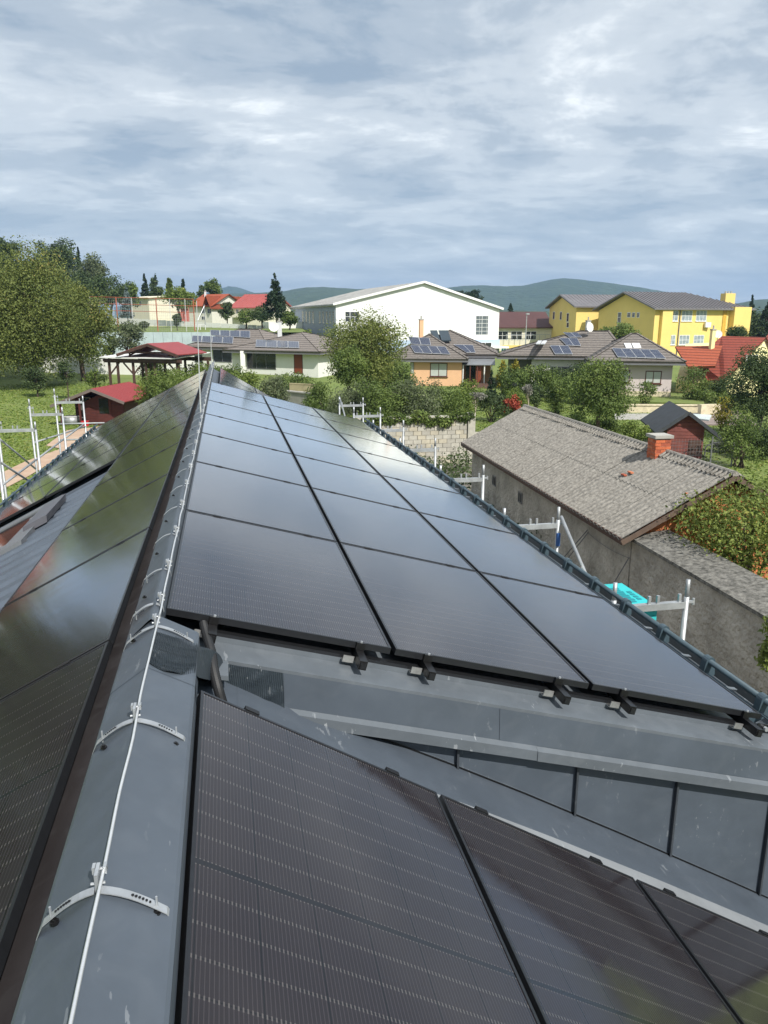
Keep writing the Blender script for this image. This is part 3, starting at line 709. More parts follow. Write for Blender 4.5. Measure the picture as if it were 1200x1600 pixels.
# snow guards
def snow_guard(label, x, z, ys, ye, y1st, sg):
    t = thing('snow_guard', label, 'snow guard', (x, (ys+ye)/2, z-.1))
    p = []; yy = ys
    while yy <= ye+.01: p.append((x, yy, z)); yy += .5
    MB().tube([(x, ys, z), (x, ye, z)], .0185, 10).build('pipe', PIPEM, t, smooth=True)
    MB().tube([(x-sg*.02, ys, z-.075), (x-sg*.02, ye, z-.075)], .008, 8).build('pipe', PIPEM, t, smooth=True)
    y = y1st; lst = []
    while y < ye:
        a = MB(); pts = [(x-sg*.11, z-.10)]+[(x-sg*.045, z-.07)]+[(x+.031*math.cos(q), z+.031*math.sin(q)) for q in (np.linspace(math.pi*.95, 0, 8) if sg > 0 else np.linspace(math.pi*.05, math.pi, 8))]+[(x+sg*.035, z-.085)]+[(x-sg*.06, z-.125)]
        for yy in (y,):
            n_ = len(pts); vs = [(px__, yy-.004, pz__) for px__, pz__ in pts]+[(px__, yy+.045, pz__) for px__, pz__ in pts]
            a.add(vs, [tuple(range(n_)), tuple(reversed(range(n_, 2*n_)))]+[(i, n_+i, n_+(i+1) % n_, (i+1) % n_) for i in range(n_)])
        a.fbox((x-sg*.16, y-.012, z-.145), (sg*.2, 0, -.05), (0, .05, 0), (0, 0, .006))
        a.build('bracket', PIPEM, t); y += .5
    return t
snow_guard('slate blue tubular snow guard along the right hand eave of the large panel field', 2.80, -2.02, 2.9, 15.7, 3.29, 1)
snow_guard('dark tubular snow guard along the left eave beside the scaffold', -3.42, -2.70, 6.0, 21.3, 6.3, -1)

# ------------------------------------------------------------------ scaffolding
def scaffold(label, xi, xo, ys, ztop_i, ztop_o, zb, braces):
    t = thing('scaffold', label, 'scaffold', ((xi+xo)/2, sum(ys)/len(ys), -6.5))
    for k, y in enumerate(ys):
        for x, zt in ((xi, ztop_i), (xo, ztop_o)):
            MB().tube([(x, y, -6.5), (x, y, zt-.16)], .024, 10).tube([(x, y, zt-.16), (x, y, zt)], .019, 8).build('standard', GALVW if x == xo else GALV, t, smooth=True)
        b = MB(); b.box(min(xi, xo)+.02, max(xi, xo)-.02, y-.025, y+.025, zb-.03, zb+.03)
        b.build('transom', GALVW, t)
        for q in (.12, .48, .60, .9):
            xx = xi+(xo-xi)*q; MB().box(xx-.012, xx+.012, y-.012, y+.012, zb+.03, zb+.10).build('spigot', GALV, t)
        MB().box(xo-.05, xo+.07, y-.012, y+.012, zt-.22, zt-.20).tube([(xo+.07, y, zt-.24), (xo+.07, y, zt-.18)], .012, 6).build('wedge_head', GALVW, t)
    for a, b_ in braces: MB().tube([a, b_], .021, 8).build('brace', GALVW, t, smooth=True)
    return t
yr = [5.70, 8.43, 11.27, 14.14, 16.9, 19.6, 22.2]
tR = scaffold('galvanised scaffold frames standing between the right eave and the grey barn wall', 3.2, 3.9, yr, -2.20, -2.22, -2.45,
    [((3.95, 8.46, -2.35), (3.95, 6.6, -3.6)), ((3.22, 22.3, -2.2), (3.22, 19.8, -3.3)), ((3.9, 5.7, -4.0), (3.9, 19.6, -4.0)), ((3.2, 5.7, -4.0), (3.2, 19.6, -4.0))])
for i in range(3):
    MB().box(3.24+.22*i, 3.24+.22*i+.20, 5.8, 22.1, -4.02, -3.97).build('deck_board', GALVW, tR)
MB().tube([onx(872, 820, 3.9)+np.array([0, -.026, -.10]), onx(872, 820, 3.9)+np.array([0, -.026, -.26])], .0255, 10).build('blue_band', mat('blue_paint', (.03, .10, .30), .6), tR)
yl = [8.2, 10.9, 13.6, 16.32, 19.0, 21.75]
bl = [((-3.85, yl[k], -2.75), (-3.85, yl[k+1], -2.75)) for k in range(5)]+[((-3.85, yl[k], -3.15), (-3.85, yl[k+1], -3.15)) for k in range(5)]
tL = scaffold('galvanised scaffold frames standing on the lawn along the left eave', -3.8, -4.5, yl, -1.98, -1.78, -2.15,
    bl+[((-3.84, 13.7, -2.3), (-3.84, 16.2, -3.3)), ((-4.5, 19.0, -2.8), (-3.8, 21.7, -2.8)), ((-4.5, 21.75, -2.72), (-3.3, 21.75, -2.72)), ((-4.5, 21.75, -3.15), (-3.5, 21.75, -3.15)), ((-4.5, 16.32, -2.3), (-4.5, 18.9, -3.4))])
for i in range(3): MB().box(-4.46+.22*i, -4.46+.22*i+.20, 8.3, 21.7, -4.05, -4.0).build('deck_board', GALVW, tL)
# insulation boards on the scaffold
cy_ = thing('insulation_pack', 'turquoise stack of foam insulation boards lying on the scaffold behind the snow guard', 'insulation boards', (3.45, 5.9, -2.9))
for i in range(5):
    MB().box(3.30, 3.66, 5.76, 6.40, -2.90+.085*i, -2.90+.085*i+.081).build('board', CYAN, cy_)
pr = MB()
for k in range(8): pr.box(3.42+.012*(k % 3), 3.54+.012*(k % 2), 5.9+.05*k, 5.935+.05*k, -2.478, -2.475)
for k in range(4): pr.box(3.58, 3.62, 5.95+.06*k, 5.99+.06*k, -2.478, -2.475)
pr.build('printed_marks', CYANP, cy_)

# ================================================================== buildings around
def pvfar_mat():
    m = bpy.data.materials.new('blue_black_cells'); m.use_nodes = True; t = m.node_tree; ns = t.nodes; ls = t.links; b = ns['Principled BSDF']
    uv = ns.new('ShaderNodeUVMap'); uv.uv_map = 'metres'; s = ns.new('ShaderNodeSeparateXYZ'); ls.new(uv.outputs[0], s.inputs[0])
    M = lambda op, a, b_=None: gmath(ns, ls, op, a, b_)
    fu = M('ABSOLUTE', M('SUBTRACT', M('FRACT', M('MULTIPLY', s.outputs[0], 3.0)), .5)); fv = M('ABSOLUTE', M('SUBTRACT', M('FRACT', M('MULTIPLY', s.outputs[1], 6.0)), .5))
    g = M('MAXIMUM', M('GREATER_THAN', fu, .465), M('GREATER_THAN', fv, .44))
    mx_ = ns.new('ShaderNodeMix'); mx_.data_type = 'RGBA'; ls.new(g, mx_.inputs[0]); mx_.inputs[6].default_value = (.016, .022, .05, 1); mx_.inputs[7].default_value = (.22, .24, .28, 1)
    ls.new(mx_.outputs[2], b.inputs['Base Color']); b.inputs['Roughness'].default_value = .15
    return m
PVF = pvfar_mat()
class BL:
    def __init__(s, name, label, cat, pl0, pr0, depth, z0=None, group=None):
        s.P0 = at(*(tuple(pl0)+(565,))[:3]); s.P1 = at(*(tuple(pr0)+(565,))[:3]); d = s.P1-s.P0; s.W = float(np.linalg.norm(d)); s.X = d/s.W; s.Y = np.array([-s.X[1], s.X[0]])
        if np.dot(s.Y, s.P0) < 0: s.Y = -s.Y
        s.D = depth; s.z0 = z0 if z0 is not None else min(gz(*s.P0), gz(*s.P1))
        s.t = thing(name, label, cat, (s.P0[0], s.P0[1], s.z0), group)
    def p(s, u, v, z): q = s.P0+s.X*u+s.Y*v; return (q[0], q[1], z)
    def h(s, py, u=0, v=0): q = s.P0+s.X*u+s.Y*v; return zrow(q, py)
    def block(s, u0, u1, v0, v1, z0, z1, m, name='wall', parent=None, label=None):
        return MB().fbox(s.p(u0, v0, z0), [*(s.X*(u1-u0)), 0], [*(s.Y*(v1-v0)), 0], (0, 0, z1-z0)).build(name, m, parent or s.t, label=label)
    def gable(s, u0, u1, v0, v1, z0, ze, zr, m, axis='v'):
        """house body with a gable; axis = direction of the ridge"""
        b = MB()
        if axis == 'v':
            um = (u0+u1)/2; A = [s.p(u0,v0,z0), s.p(u1,v0,z0), s.p(u1,v0,ze), s.p(um,v0,zr), s.p(u0,v0,ze)]; B = [s.p(u0,v1,z0), s.p(u1,v1,z0), s.p(u1,v1,ze), s.p(um,v1,zr), s.p(u0,v1,ze)]
        else:
            vm = (v0+v1)/2; A = [s.p(u0,v0,z0), s.p(u0,v1,z0), s.p(u0,v1,ze), s.p(u0,vm,zr), s.p(u0,v0,ze)]; B = [s.p(u1,v0,z0), s.p(u1,v1,z0), s.p(u1,v1,ze), s.p(u1,vm,zr), s.p(u1,v0,ze)]
        fs = [(0,1,2,3,4), (9,8,7,6,5)]+[(i, 5+i, 5+(i+1) % 5, (i+1) % 5) for i in range(5)]
        return b.add(A+B, fs).build('wall', m, s.t)
    def gable_roof(s, u0, u1, v0, v1, ze, zr, m, axis='v', oh=.4, th=.14, parent=None, name='roof', fm=None):
        b = MB()
        if axis == 'v':
            um = (u0+u1)/2; k = (zr-ze)/(um-u0); zo = ze-k*oh
            for (a, c) in ((u0-oh, um), (u1+oh, um)): b.slab([s.p(a, v0-oh, zo+.03), s.p(a, v1+oh, zo+.03), s.p(c, v1+oh, zr+.03), s.p(c, v0-oh, zr+.03)], th, d=(0,0,1))
        else:
            vm = (v0+v1)/2; k = (zr-ze)/(vm-v0); zo = ze-k*oh
            for (a, c) in ((v0-oh, vm), (v1+oh, vm)): b.slab([s.p(u0-oh, a, zo+.03), s.p(u1+oh, a, zo+.03), s.p(u1+oh, c, zr+.03), s.p(u0-oh, c, zr+.03)], th, d=(0,0,1))
        return b.build(name, m, parent or s.t)
    def hip(s, u0, u1, v0, v1, ze, zr, m, oh=.5, ridge=None, name='roof', fm=None):
        a, b_, c, d = u0-oh, u1+oh, v0-oh, v1+oh; hw = min(b_-a, d-c)/2
        if ridge is None: ridge = ((a+hw, (c+d)/2), (b_-hw, (c+d)/2)) if (b_-a) > (d-c) else (((a+b_)/2, c+hw), ((a+b_)/2, d-hw))
        q = [s.p(a,c,ze), s.p(b_,c,ze), s.p(b_,d,ze), s.p(a,d,ze), s.p(*ridge[0],zr), s.p(*ridge[1],zr)]
        lo = [(x,y,z-.18) for x,y,z in q[:4]]; mb_ = MB()
        if (b_-a) > (d-c) or ridge[0][1] == ridge[1][1]: fs = [(0,1,5,4),(1,2,5),(2,3,4,5),(3,0,4)]
        else: fs = [(0,1,4),(1,2,5,4),(2,3,5),(3,0,4,5)]
        mb_.add(q+lo, fs+[(0,6,7,1),(1,7,8,2),(2,8,9,3),(3,9,6,0),(6,9,8,7)])
        o = mb_.build(name, m, s.t)
        # ridge and hip cover tiles, as real raised bars; eaves board
        rb_ = MB(); R0, R1 = np.array(q[4]), np.array(q[5])
        if np.linalg.norm(R1-R0) > .3: rb_.bar(R0, R1, .22, .12)
        mid = [(0,4),(3,4),(1,5),(2,5)] if fs[0] == (0,1,5,4) else [(0,4),(1,4),(2,5),(3,5)]
        for i, j in mid: rb_.bar(q[i], q[j], .20, .10)
        rb_.build('ridge_tiles', m, s.t)
        if fm:
            f_ = MB()
            for i in range(4): f_.bar(np.array(q[i])-[0,0,.25], np.array(q[(i+1)%4])-[0,0,.25], .05, .13)
            f_.build('fascia', fm, s.t)
        s.front = (np.array(q[0]), np.array(q[1]), np.array(q[4])); s.left = (np.array(q[3]), np.array(q[0]), np.array(q[4])); s.right = (np.array(q[1]), np.array(q[2]), np.array(q[5]))
        return o
    def hit(s, px, py, face):
        v = ray(px, py)
        if face == 'front': o, n = s.P0, s.Y
        elif face == 'left': o, n = s.P0, s.X
        elif face == 'right': o, n = s.P1, s.X
        else: o, n = face
        k = np.dot(o, n)/np.dot(v[:2], n); return v*k
    def loc(s, q): d = q[:2]-s.P0; return float(np.dot(d, s.X)), float(np.dot(d, s.Y))
    def win(s, x0, y0, x1, y1, face='front', fr=None, pane=None, nv=1, nh=0, name='window', proud=.03, sill=False, off=0.0):
        fr = fr or FRW; pane = pane or DKW
        if face == 'front' and off: f_ = (s.P0+s.Y*off, s.Y)
        elif face == 'left' and off: f_ = (s.P0+s.X*off, s.X)
        else: f_ = face
        A = s.hit(x0, (y0+y1)/2, f_); B = s.hit(x1, (y0+y1)/2, f_); C = s.hit((x0+x1)/2, y0, f_); D = s.hit((x0+x1)/2, y1, f_)
        ua, va = s.loc(A); ub, vb = s.loc(B); zt, zb = C[2], D[2]
        d = np.array([B[0]-A[0], B[1]-A[1], 0]); w_ = np.linalg.norm(d); d /= w_
        n_ = np.array([d[1], -d[0], 0]); 
        if np.dot(n_[:2], A[:2]) > 0: n_ = -n_
        o = np.array([A[0], A[1], zb]); hh = zt-zb; Z = np.array([0, 0, 1.0]); t = min(.07, .12*w_)
        m_ = MB()
        def bar_(a, b_, c, e): m_.fbox(o+d*a+Z*c-n_*.03, d*(b_-a), n_*(.03+proud), Z*(e-c))
        bar_(0, w_, 0, t); bar_(0, w_, hh-t, hh); bar_(0, t, t, hh-t); bar_(w_-t, w_, t, hh-t)
        for i in range(nv): c = w_*(i+1)/(nv+1); bar_(c-t*.4, c+t*.4, t, hh-t)
        for i in range(nh): c = hh*(i+1)/(nh+1); m_.fbox(o+d*t+Z*(c-t*.35)-n_*.03, d*(w_-2*t), n_*(.026+proud), Z*t*.7)
        f = m_.build(name, fr, s.t)
        MB().fbox(o+d*t+Z*t-n_*.02, d*(w_-2*t), n_*(.02+proud*.4), Z*(hh-2*t)).build('pane', pane, f)
        if sill: MB().fbox(o-d*.08-Z*.05, d*(w_+.16), n_*.12, Z*.045).build('sill', sill, f)
        return f
def plane_hit(px, py, tri, lift=0.0):
    a, b, c = tri; n = np.cross(b-a, c-a); n /= np.linalg.norm(n)
    if n[2] < 0: n = -n
    v = ray(px, py); k = np.dot(a+n*lift, n)/np.dot(v, n); return v*k
def far_panels(rows, tri, label, group, lift=.14):
    """rows: list of (x0,y0, x1,y1, x0b,y0b, x1b,y1b, n): top left, top right, bottom left, bottom right, count"""
    cnt = sum(r[8] for r in rows); POS = ['leftmost', 'second from the left', 'third from the left', 'fourth from the left', 'fifth from the left', 'rightmost']
    for ri, r in enumerate(rows):
        TL_, TR_, BL_, BR_ = [plane_hit(r[2*i], r[2*i+1], tri, lift) for i in range(4)]
        rn = '' if len(rows) == 1 else (' of the %s row' % (['upper', 'lower'] if len(rows) == 2 else ['top', 'middle', 'bottom'])[ri])
        n = r[8]
        for i in range(n):
            a, b = i/n+.006, (i+1)/n-.006
            q = [BL_+(BR_-BL_)*a, BL_+(BR_-BL_)*b, TL_+(TR_-TL_)*b, TL_+(TR_-TL_)*a]
            nn = np.cross(q[1]-q[0], q[3]-q[0]); nn /= np.linalg.norm(nn); 
            if nn[2] < 0: nn = -nn
            lo = [p-nn*.05 for p in q]; c = sum(q)/4; inn = [c+(p-c)*.955+nn*.003 for p in q]
            m_ = MB(); m_.add(q+lo, [(0,1,2,3),(0,4,5,1),(1,5,6,2),(2,6,7,3),(3,7,4,0)], 0); m_.add(inn, [(0,1,2,3)], 1)
            o = m_.build('solar_module', [FRSIL, PVF])
            W_ = np.linalg.norm(q[1]-q[0]); Hh = np.linalg.norm(q[3]-q[0]); uvl = o.data.uv_layers.new(name='metres')
            sx_, sy2 = (1.0, 1.0); cu = {8: (0, 0), 9: (sx_*2, 0), 10: (sx_*2, sy2), 11: (0, sy2)}
            for li, lp in enumerate(o.data.loops): uvl.data[li].uv = cu.get(lp.vertex_index, (0, 0))
            pos = 'left' if (n == 2 and i == 0) else ('right' if n == 2 else (POS[-1] if i == n-1 else POS[i]))
            tag(o, 'solar panel, %s%s on the %s' % (pos, rn, label), 'solar panel', group)
FRSIL = mat('silver_panel_frame', (.62, .63, .65), .4, .3)
def dish(p, r, n, label):
    """white satellite dish facing direction n on a short arm"""
    n = np.array(n, float); n /= np.linalg.norm(n); a = np.cross(n, (0, 0, 1)); a /= np.linalg.norm(a); b = np.cross(n, a); p = np.array(p, float)
    t = thing('satellite_dish', label, 'satellite dish', tuple(p-np.array([0, 0, r*1.2]))); m_ = MB(); vs = [p-n*r*.18]; K = 16
    for ring in (.5, 1.0):
        for k in range(K): q = 2*math.pi*k/K; vs.append(p+(a*math.cos(q)+b*math.sin(q))*r*ring-n*r*.18*(1-ring**2))
    fs = [(0, 1+k, 1+(k+1) % K) for k in range(K)]+[(1+k, 1+K+k, 1+K+(k+1) % K, 1+(k+1) % K) for k in range(K)]
    m_.add(vs, fs); m_.add([v-n*.03 for v in vs], [tuple(reversed(f)) for f in fs]); m_.build('reflector', WHITE, t, smooth=True)
    MB().tube([p-n*.05+np.array([0,0,-r*.1]), p-n*r*.5-np.array([0,0,r*.5]), p-n*r*.5-np.array([0,0,r*1.5])], .03, 6).tube([p-b*0-np.array([0,0,r*.9]), p+n*r*.9-np.array([0,0,r*.35])], .02, 5).build('arm', GALV, t)
    return t
def chimney(s, px, py0, py1, wpx, D, m, cap=CONC):
    q = at(px, D, py1); zt, zb = zrow(q, py0), zrow(q, py1)-.8; w_ = wpx*D/FPX/2
    c = MB().box(q[0]-w_, q[0]+w_, q[1]-w_, q[1]+w_, zb, zt).build('chimney', m, s.t)
    MB().box(q[0]-w_*1.2, q[0]+w_*1.2, q[1]-w_*1.2, q[1]+w_*1.2, zt+.002, zt+.1).tube([(q[0], q[1], zt+.1), (q[0], q[1], zt+.4)], w_*.4, 8).build('chimney_cap', cap, c)
    return c

# ---- white bungalow
b = BL('bungalow', 'low white bungalow with brown hipped roof, rows of solar panels and a dish', 'bungalow', (363, 84), (497, 79), 11)
W = b.W; ze = b.h(547.5, W*.5, 0)
b.block(0, W, 0, 11, b.z0-.3, ze, WHITE)
b.block(-8.4, -.003, 3.0, 11, b.z0-.3, ze+.02, WHITE)
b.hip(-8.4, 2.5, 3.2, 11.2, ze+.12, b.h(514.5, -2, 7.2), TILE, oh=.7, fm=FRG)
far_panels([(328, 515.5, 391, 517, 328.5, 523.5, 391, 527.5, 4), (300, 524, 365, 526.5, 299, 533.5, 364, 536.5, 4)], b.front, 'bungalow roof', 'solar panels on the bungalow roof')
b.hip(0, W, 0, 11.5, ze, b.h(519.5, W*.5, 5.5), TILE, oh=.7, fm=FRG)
far_panels([(400, 530.5, 467, 533.5, 399, 541.5, 468, 543.5, 4)], b.front, 'right bungalow wing', 'solar panels on the bungalow roof')
b.win(386, 551, 431, 577, 'front', FRG, DKW, 2, 0, 'terrace_door'); b.win(459.5, 552, 473, 584, 'front', FRB, DOORM, 0, 0, 'door')
b.win(286, 545, 316, 566, 'front', FRG, DKW, 1, 0, off=3.0, name='window'); b.win(333, 545, 362, 566, 'front', FRG, DKW, 1, 0, off=3.0)
for px_c in (379,): q = b.hit(px_c, 560, 'front'); MB().box(q[0]-.25, q[0]+.25, q[1]-1.0, q[1]-.5, b.z0, ze-.1).build('porch_column', WHITE, b.t)
chimney(b, 437, 503, 522, 6.5, 86, SILV)
dish((*at(428, 83, 512), zrow(at(428, 83, 512), 510.5)), .52, (-.25, -1, .25), 'large white satellite dish on the bungalow roof in front of the chimney')
# ---- apricot house
b = BL('house', 'apricot rendered house with brown tiled hipped roof and a glazed red framed porch', 'house', (641, 72.8), (722, 72.2), 8.5)
W = b.W; ze = b.h(560, W*.5, 0); b.block(0, W, 0, 8.5, b.z0-.4, ze, ORNG); b.block(W+.003, W+2.7, 2.4, 9.5, b.z0-.4, ze+.04, ORNG)
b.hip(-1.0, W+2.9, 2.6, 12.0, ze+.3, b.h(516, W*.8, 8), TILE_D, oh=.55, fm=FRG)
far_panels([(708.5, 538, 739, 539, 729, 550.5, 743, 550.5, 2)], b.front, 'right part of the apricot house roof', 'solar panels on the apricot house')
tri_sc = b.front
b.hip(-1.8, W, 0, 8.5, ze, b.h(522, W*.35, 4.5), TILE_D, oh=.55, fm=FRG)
far_panels([(637.5, 526, 671, 528, 642.5, 537.5, 673.5, 539, 2), (640, 539, 696, 541.5, 648, 551, 704, 553.5, 4)], b.front, 'apricot house roof', 'solar panels on the apricot house')
b.win(672, 567, 699, 588.5, 'front', FRB, LTW, 1, 0, sill=FRB); b.win(641, 566, 647, 584, 'front', FRB, LTW, 0, 0)
chimney(b, 658, 500, 520, 6, 77, ORNG)
# porch
pa = b.p(W+.1, .4, 0); q0 = b.loc(b.hit(724, 580, (b.P0+b.Y*.4, b.Y)))[0]
u0, u1 = W+.12, W+2.75
pr_ = MB(); zt, zr_ = b.h(559, u0, 2.3), b.h(562, u0, .2); zr_ = min(zr_, zt-.25)
pr_.slab([b.p(u0-.1, -.2, zr_-.25), b.p(u1+.3, -.2, zr_-.25), b.p(u1+.3, 2.39, zt), b.p(u0-.1, 2.39, zt)], .06); pr_.build('porch_roof', mat('grey_translucent_sheet', (.20, .21, .22), .3, 0, .1, 2), b.t)
for i in range(5): uu = u0+(u1-u0)*i/4; b.block(uu-.05, uu+.05, -.1, 0, b.z0, zr_-.28, FRB if i in (1, 2) else WHP, 'porch_post')
b.block(u0+1.2, u0+1.7, .2, .3, b.z0, zr_-.4, DOORM, 'door'); b.block(u0+.2, u0+1.1, 2.3, 2.395, b.z0+.4, ze-.5, DKW, 'window')
for i in range(3): MB().fbox(b.p(u0+.3, -.35-.35*i, b.z0-.1), [*(b.X*2.2), 0], [*(-b.Y*.34), 0], (0, 0, .42-.13*i)).build('step', mat('pink_brick_step', (.55, .33, .24), .9), b.t)
# solar thermal collectors on the rear roof
for i, (x0, x1) in enumerate(((673, 684), (686, 701))):
    q = [plane_hit(x, y, tri_sc, .35) for x, y in ((x0+4, 531.5), (x1+4, 531.5), (x1-1, 516), (x0-1, 516))]
    m_ = MB(); m_.slab(q, .12); tag(m_.build('solar_collector', mat('dark_collector_glass', (.04, .055, .065), .1, 0, .1)), '%s of two raised dark solar heat collectors on the apricot house' % ('left', 'right')[i], 'solar collector', 'heat collectors')
# ---- lilac grey house
b = BL('house', 'lilac grey single storey house with stone plinth and dark tiled hip roof', 'house', (946, 63.0), (1052, 62.0), 9)
W = b.W; zb = b.z0; ze = b.h(563.5, W*.6, 0); b.block(0, W, 0, 9, zb+.75, ze, PURP); b.block(-.03, W+.03, -.04, 9.04, zb-.4, zb+.748, STONE, 'plinth')
b.block(-5.9, -.003, 4.2, 12, zb-.3, ze+.1, OFFW); b.block(-8.0, -5.903, 5.8, 12, zb-.3, ze+.05, FRG)
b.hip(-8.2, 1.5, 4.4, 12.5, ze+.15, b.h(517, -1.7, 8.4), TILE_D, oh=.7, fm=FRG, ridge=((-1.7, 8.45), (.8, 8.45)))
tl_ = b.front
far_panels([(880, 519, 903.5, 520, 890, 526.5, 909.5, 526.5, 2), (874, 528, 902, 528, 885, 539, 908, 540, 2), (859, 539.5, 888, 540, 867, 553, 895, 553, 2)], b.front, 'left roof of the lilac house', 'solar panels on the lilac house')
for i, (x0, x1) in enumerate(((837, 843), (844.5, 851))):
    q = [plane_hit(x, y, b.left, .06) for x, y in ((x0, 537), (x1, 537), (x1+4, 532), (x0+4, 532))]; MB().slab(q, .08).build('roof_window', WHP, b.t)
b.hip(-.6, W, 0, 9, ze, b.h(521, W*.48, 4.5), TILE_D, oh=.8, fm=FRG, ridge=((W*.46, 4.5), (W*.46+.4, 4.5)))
far_panels([(956, 543.5, 1028, 546.5, 965, 557.5, 1041, 560, 5)], b.front, 'right roof of the lilac house', 'solar panels on the lilac house')
for i, (x0, x1) in enumerate(((975, 985), (987, 999))):
    q = [plane_hit(x, y, b.front, .08) for x, y in ((x0+3, 542.5), (x1+3, 542.5), (x1, 536), (x0, 536))]; MB().slab(q, .08).build('roof_window', WHP, b.t)
b.win(1008, 579.5, 1033.5, 599.5, 'front', FRB, LTW, 1, 0, sill=FRB); b.win(962, 578, 984, 598, 'front', FRB, LTW, 1, 0, sill=FRB)
b.win(859, 573, 894, 600, 'front', FRG, DKW, 1, 0, off=4.2, name='terrace_door'); b.win(906, 574, 911, 588, 'front', FRG, DKW, 0, 0, off=4.2)
chimney(b, 918, 502, 521, 5.5, 72, SILV)
dish((*at(922, 70, 511), zrow(at(922, 70, 511), 511)), .42, (.35, -1, .2), 'white satellite dish beside the chimney of the lilac house')
# ---- red roofed pale yellow house at the right
b = BL('house', 'pale yellow house with steep orange red tiled roof behind the lilac house', 'house', (1118, 72), (1172, 63), 9, group=None)
# long ridge runs away to the left; front gable faces the camera right
A0, A1 = at(1147, 62), at(1215, 72)
W = b.W
bb = b; zb = b.z0
def free_roof(t, pts_px, D_list, m, name='roof', th=.15):
    q = []
    for (x, y), D in zip(pts_px, D_list): p = at(x, D, y); q.append((p[0], p[1], zrow(p, y)))
    return MB().slab(q, th).build(name, m, t)
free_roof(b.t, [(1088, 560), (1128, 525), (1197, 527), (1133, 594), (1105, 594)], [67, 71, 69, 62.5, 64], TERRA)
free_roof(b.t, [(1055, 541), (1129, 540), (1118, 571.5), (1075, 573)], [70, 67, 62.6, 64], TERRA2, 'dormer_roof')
q = [at(1139, 63.5), at(1200, 69.5), at(1215, 73), at(1100, 72), at(1090, 66)]
zg = [-3.9, -.9]
m_ = MB(); pA, pB, pC = at(1136, 63, 590), at(1197, 69.3, 530), at(1225, 66, 600)
m_.add([(pA[0], pA[1], zrow(pA, 600)), (pB[0], pB[1], zrow(pB, 531)), (pC[0]+3, pC[1], zrow(pC, 590)), (pC[0]+3, pC[1], b.z0-.5), (pA[0], pA[1], b.z0-.5)]+
       [(pA[0]-2, pA[1]+4, zrow(pA, 600)), (pB[0]-4, pB[1]+6, zrow(pB, 540)), (pC[0]-2, pC[1]+8, zrow(pC, 590)), (pC[0]-2, pC[1]+8, b.z0-.5), (pA[0]-2, pA[1]+4, b.z0-.5)],
       [(4,3,2,1,0),(5,6,7,8,9),(0,1,6,5),(1,2,7,6),(2,3,8,7),(4,0,5,9)]); m_.build('wall', PYEL, b.t)
free_roof(b.t, [(1197, 526), (1240, 600), (1245, 590), (1200, 522)], [69, 65, 70, 74], TERRA)
pw = at(1170, 65.5, 565); zw = zrow(pw, 571); MB().box(pw[0]-.5, pw[0]+.6, pw[1]-.35, pw[1]-.2, zw, zw+.9).build('window', FRW, b.t); MB().box(pw[0]-.42, pw[0]+.52, pw[1]-.36, pw[1]-.351, zw+.08, zw+.82).build('pane', DKW, b.t)
b.block(1.0, 7, .8, 5, zb-.3, b.h(575, 2, 1), PYEL)
chimney(b, 1112, 516, 541, 6, 67, PYEL)
dish((*at(1122.5, 67, 522), zrow(at(1122.5, 67, 522), 522)), .33, (-.3, -1, .2), 'white satellite dish by the chimney of the red roofed house')

# ---- white sports hall
b = BL('sports_hall', 'large white sports hall with wide low gable and pale blue base', 'hall', (526, 113), (777.5, 121), 31, z0=-5.0)
W = b.W; zl, zr_, zp = b.h(476, 0, 0), b.h(483.5, W, 0), b.h(443, W*.5, 0); um = W*.517
HALLW = mat('white_hall_panels', (.80, .80, .80), .8, 0, .03, 1)
m_ = MB(); A = [b.p(0,0,-3.0), b.p(W,0,-3.0), b.p(W,0,zr_), b.p(um,0,zp), b.p(0,0,zl)]; B = [b.p(0,31,-3.0), b.p(W,31,-3.0), b.p(W,31,zr_), b.p(um,31,zp), b.p(0,31,zl)]
m_.add(A+B, [(0,1,2,3,4),(9,8,7,6,5)]+[(i,5+i,5+(i+1)%5,(i+1)%5) for i in range(5)]); m_.build('wall', HALLW, b.t)
for uu in np.arange(1.0, W, 1.2):
    zt = zl+(zp-zl)*uu/um if uu < um else zp+(zr_-zp)*(uu-um)/(W-um)
    b.block(uu-.012, uu+.012, -.02, -.001, -2.4, zt-.25, HALLW, 'panel_joint')
for (ua, za, ub, zb_) in ((-.5, zl-.18, um, zp), (W+.5, zr_-.15, um, zp)):
    MB().slab([b.p(ua, -.35, za+.05), b.p(ub, -.35, zb_+.05), b.p(ub, 31.3, zb_+.05), b.p(ua, 31.3, za+.05)], .22, d=(0,0,1)).build('roof', mat('pale_grey_roof_sheet', (.36, .36, .35), .8, 0, .2, .5), b.t)
    MB().bar(b.p(ua, -.42, za+.22), b.p(ub, -.42, zb_+.22), .1, .32).build('verge_board', HALLW, b.t)
for i in range(15): 
    v_ = 1+i*2.0; b.bar_ = None
    MB().bar(b.p(-.5, v_, zl+.12), b.p(um, v_, zp+.31), .08, .05).build('roof_seam', mat('pale_grey_roof_sheet', (0,0,0)), b.t)
b.block(-.2, W+.2, -.02, 31, -5.6, -3.003, BLUEW, 'base')
b.block(W-6, W+.6, -1.6, -.03, -5.6, b.h(566-9, W, 0), BLUEW, 'base'); b.block(W-7.5, W+.9, -1.9, -.031, b.h(544, W, -1), b.h(541, W, -1), HALLW, 'canopy')
b.win(743, 493, 763, 523.5, 'front', FRW, mat('hall_window_pane', (.12, .14, .15), .15, 0, .2), 1, 4, off=0)
b.win(539, 486.5, 562, 503, 'front', FRW, DKW, 2, 1)
b.win(748, 535, 768, 551, 'front', FRW, DKW, 1, 1, off=-1.62)
SIDEW = mat('hall_side_shade_tone', (.33, .37, .42), .8, 0, .08, 1)  # shade on the white side wall painted as a grey blue tone
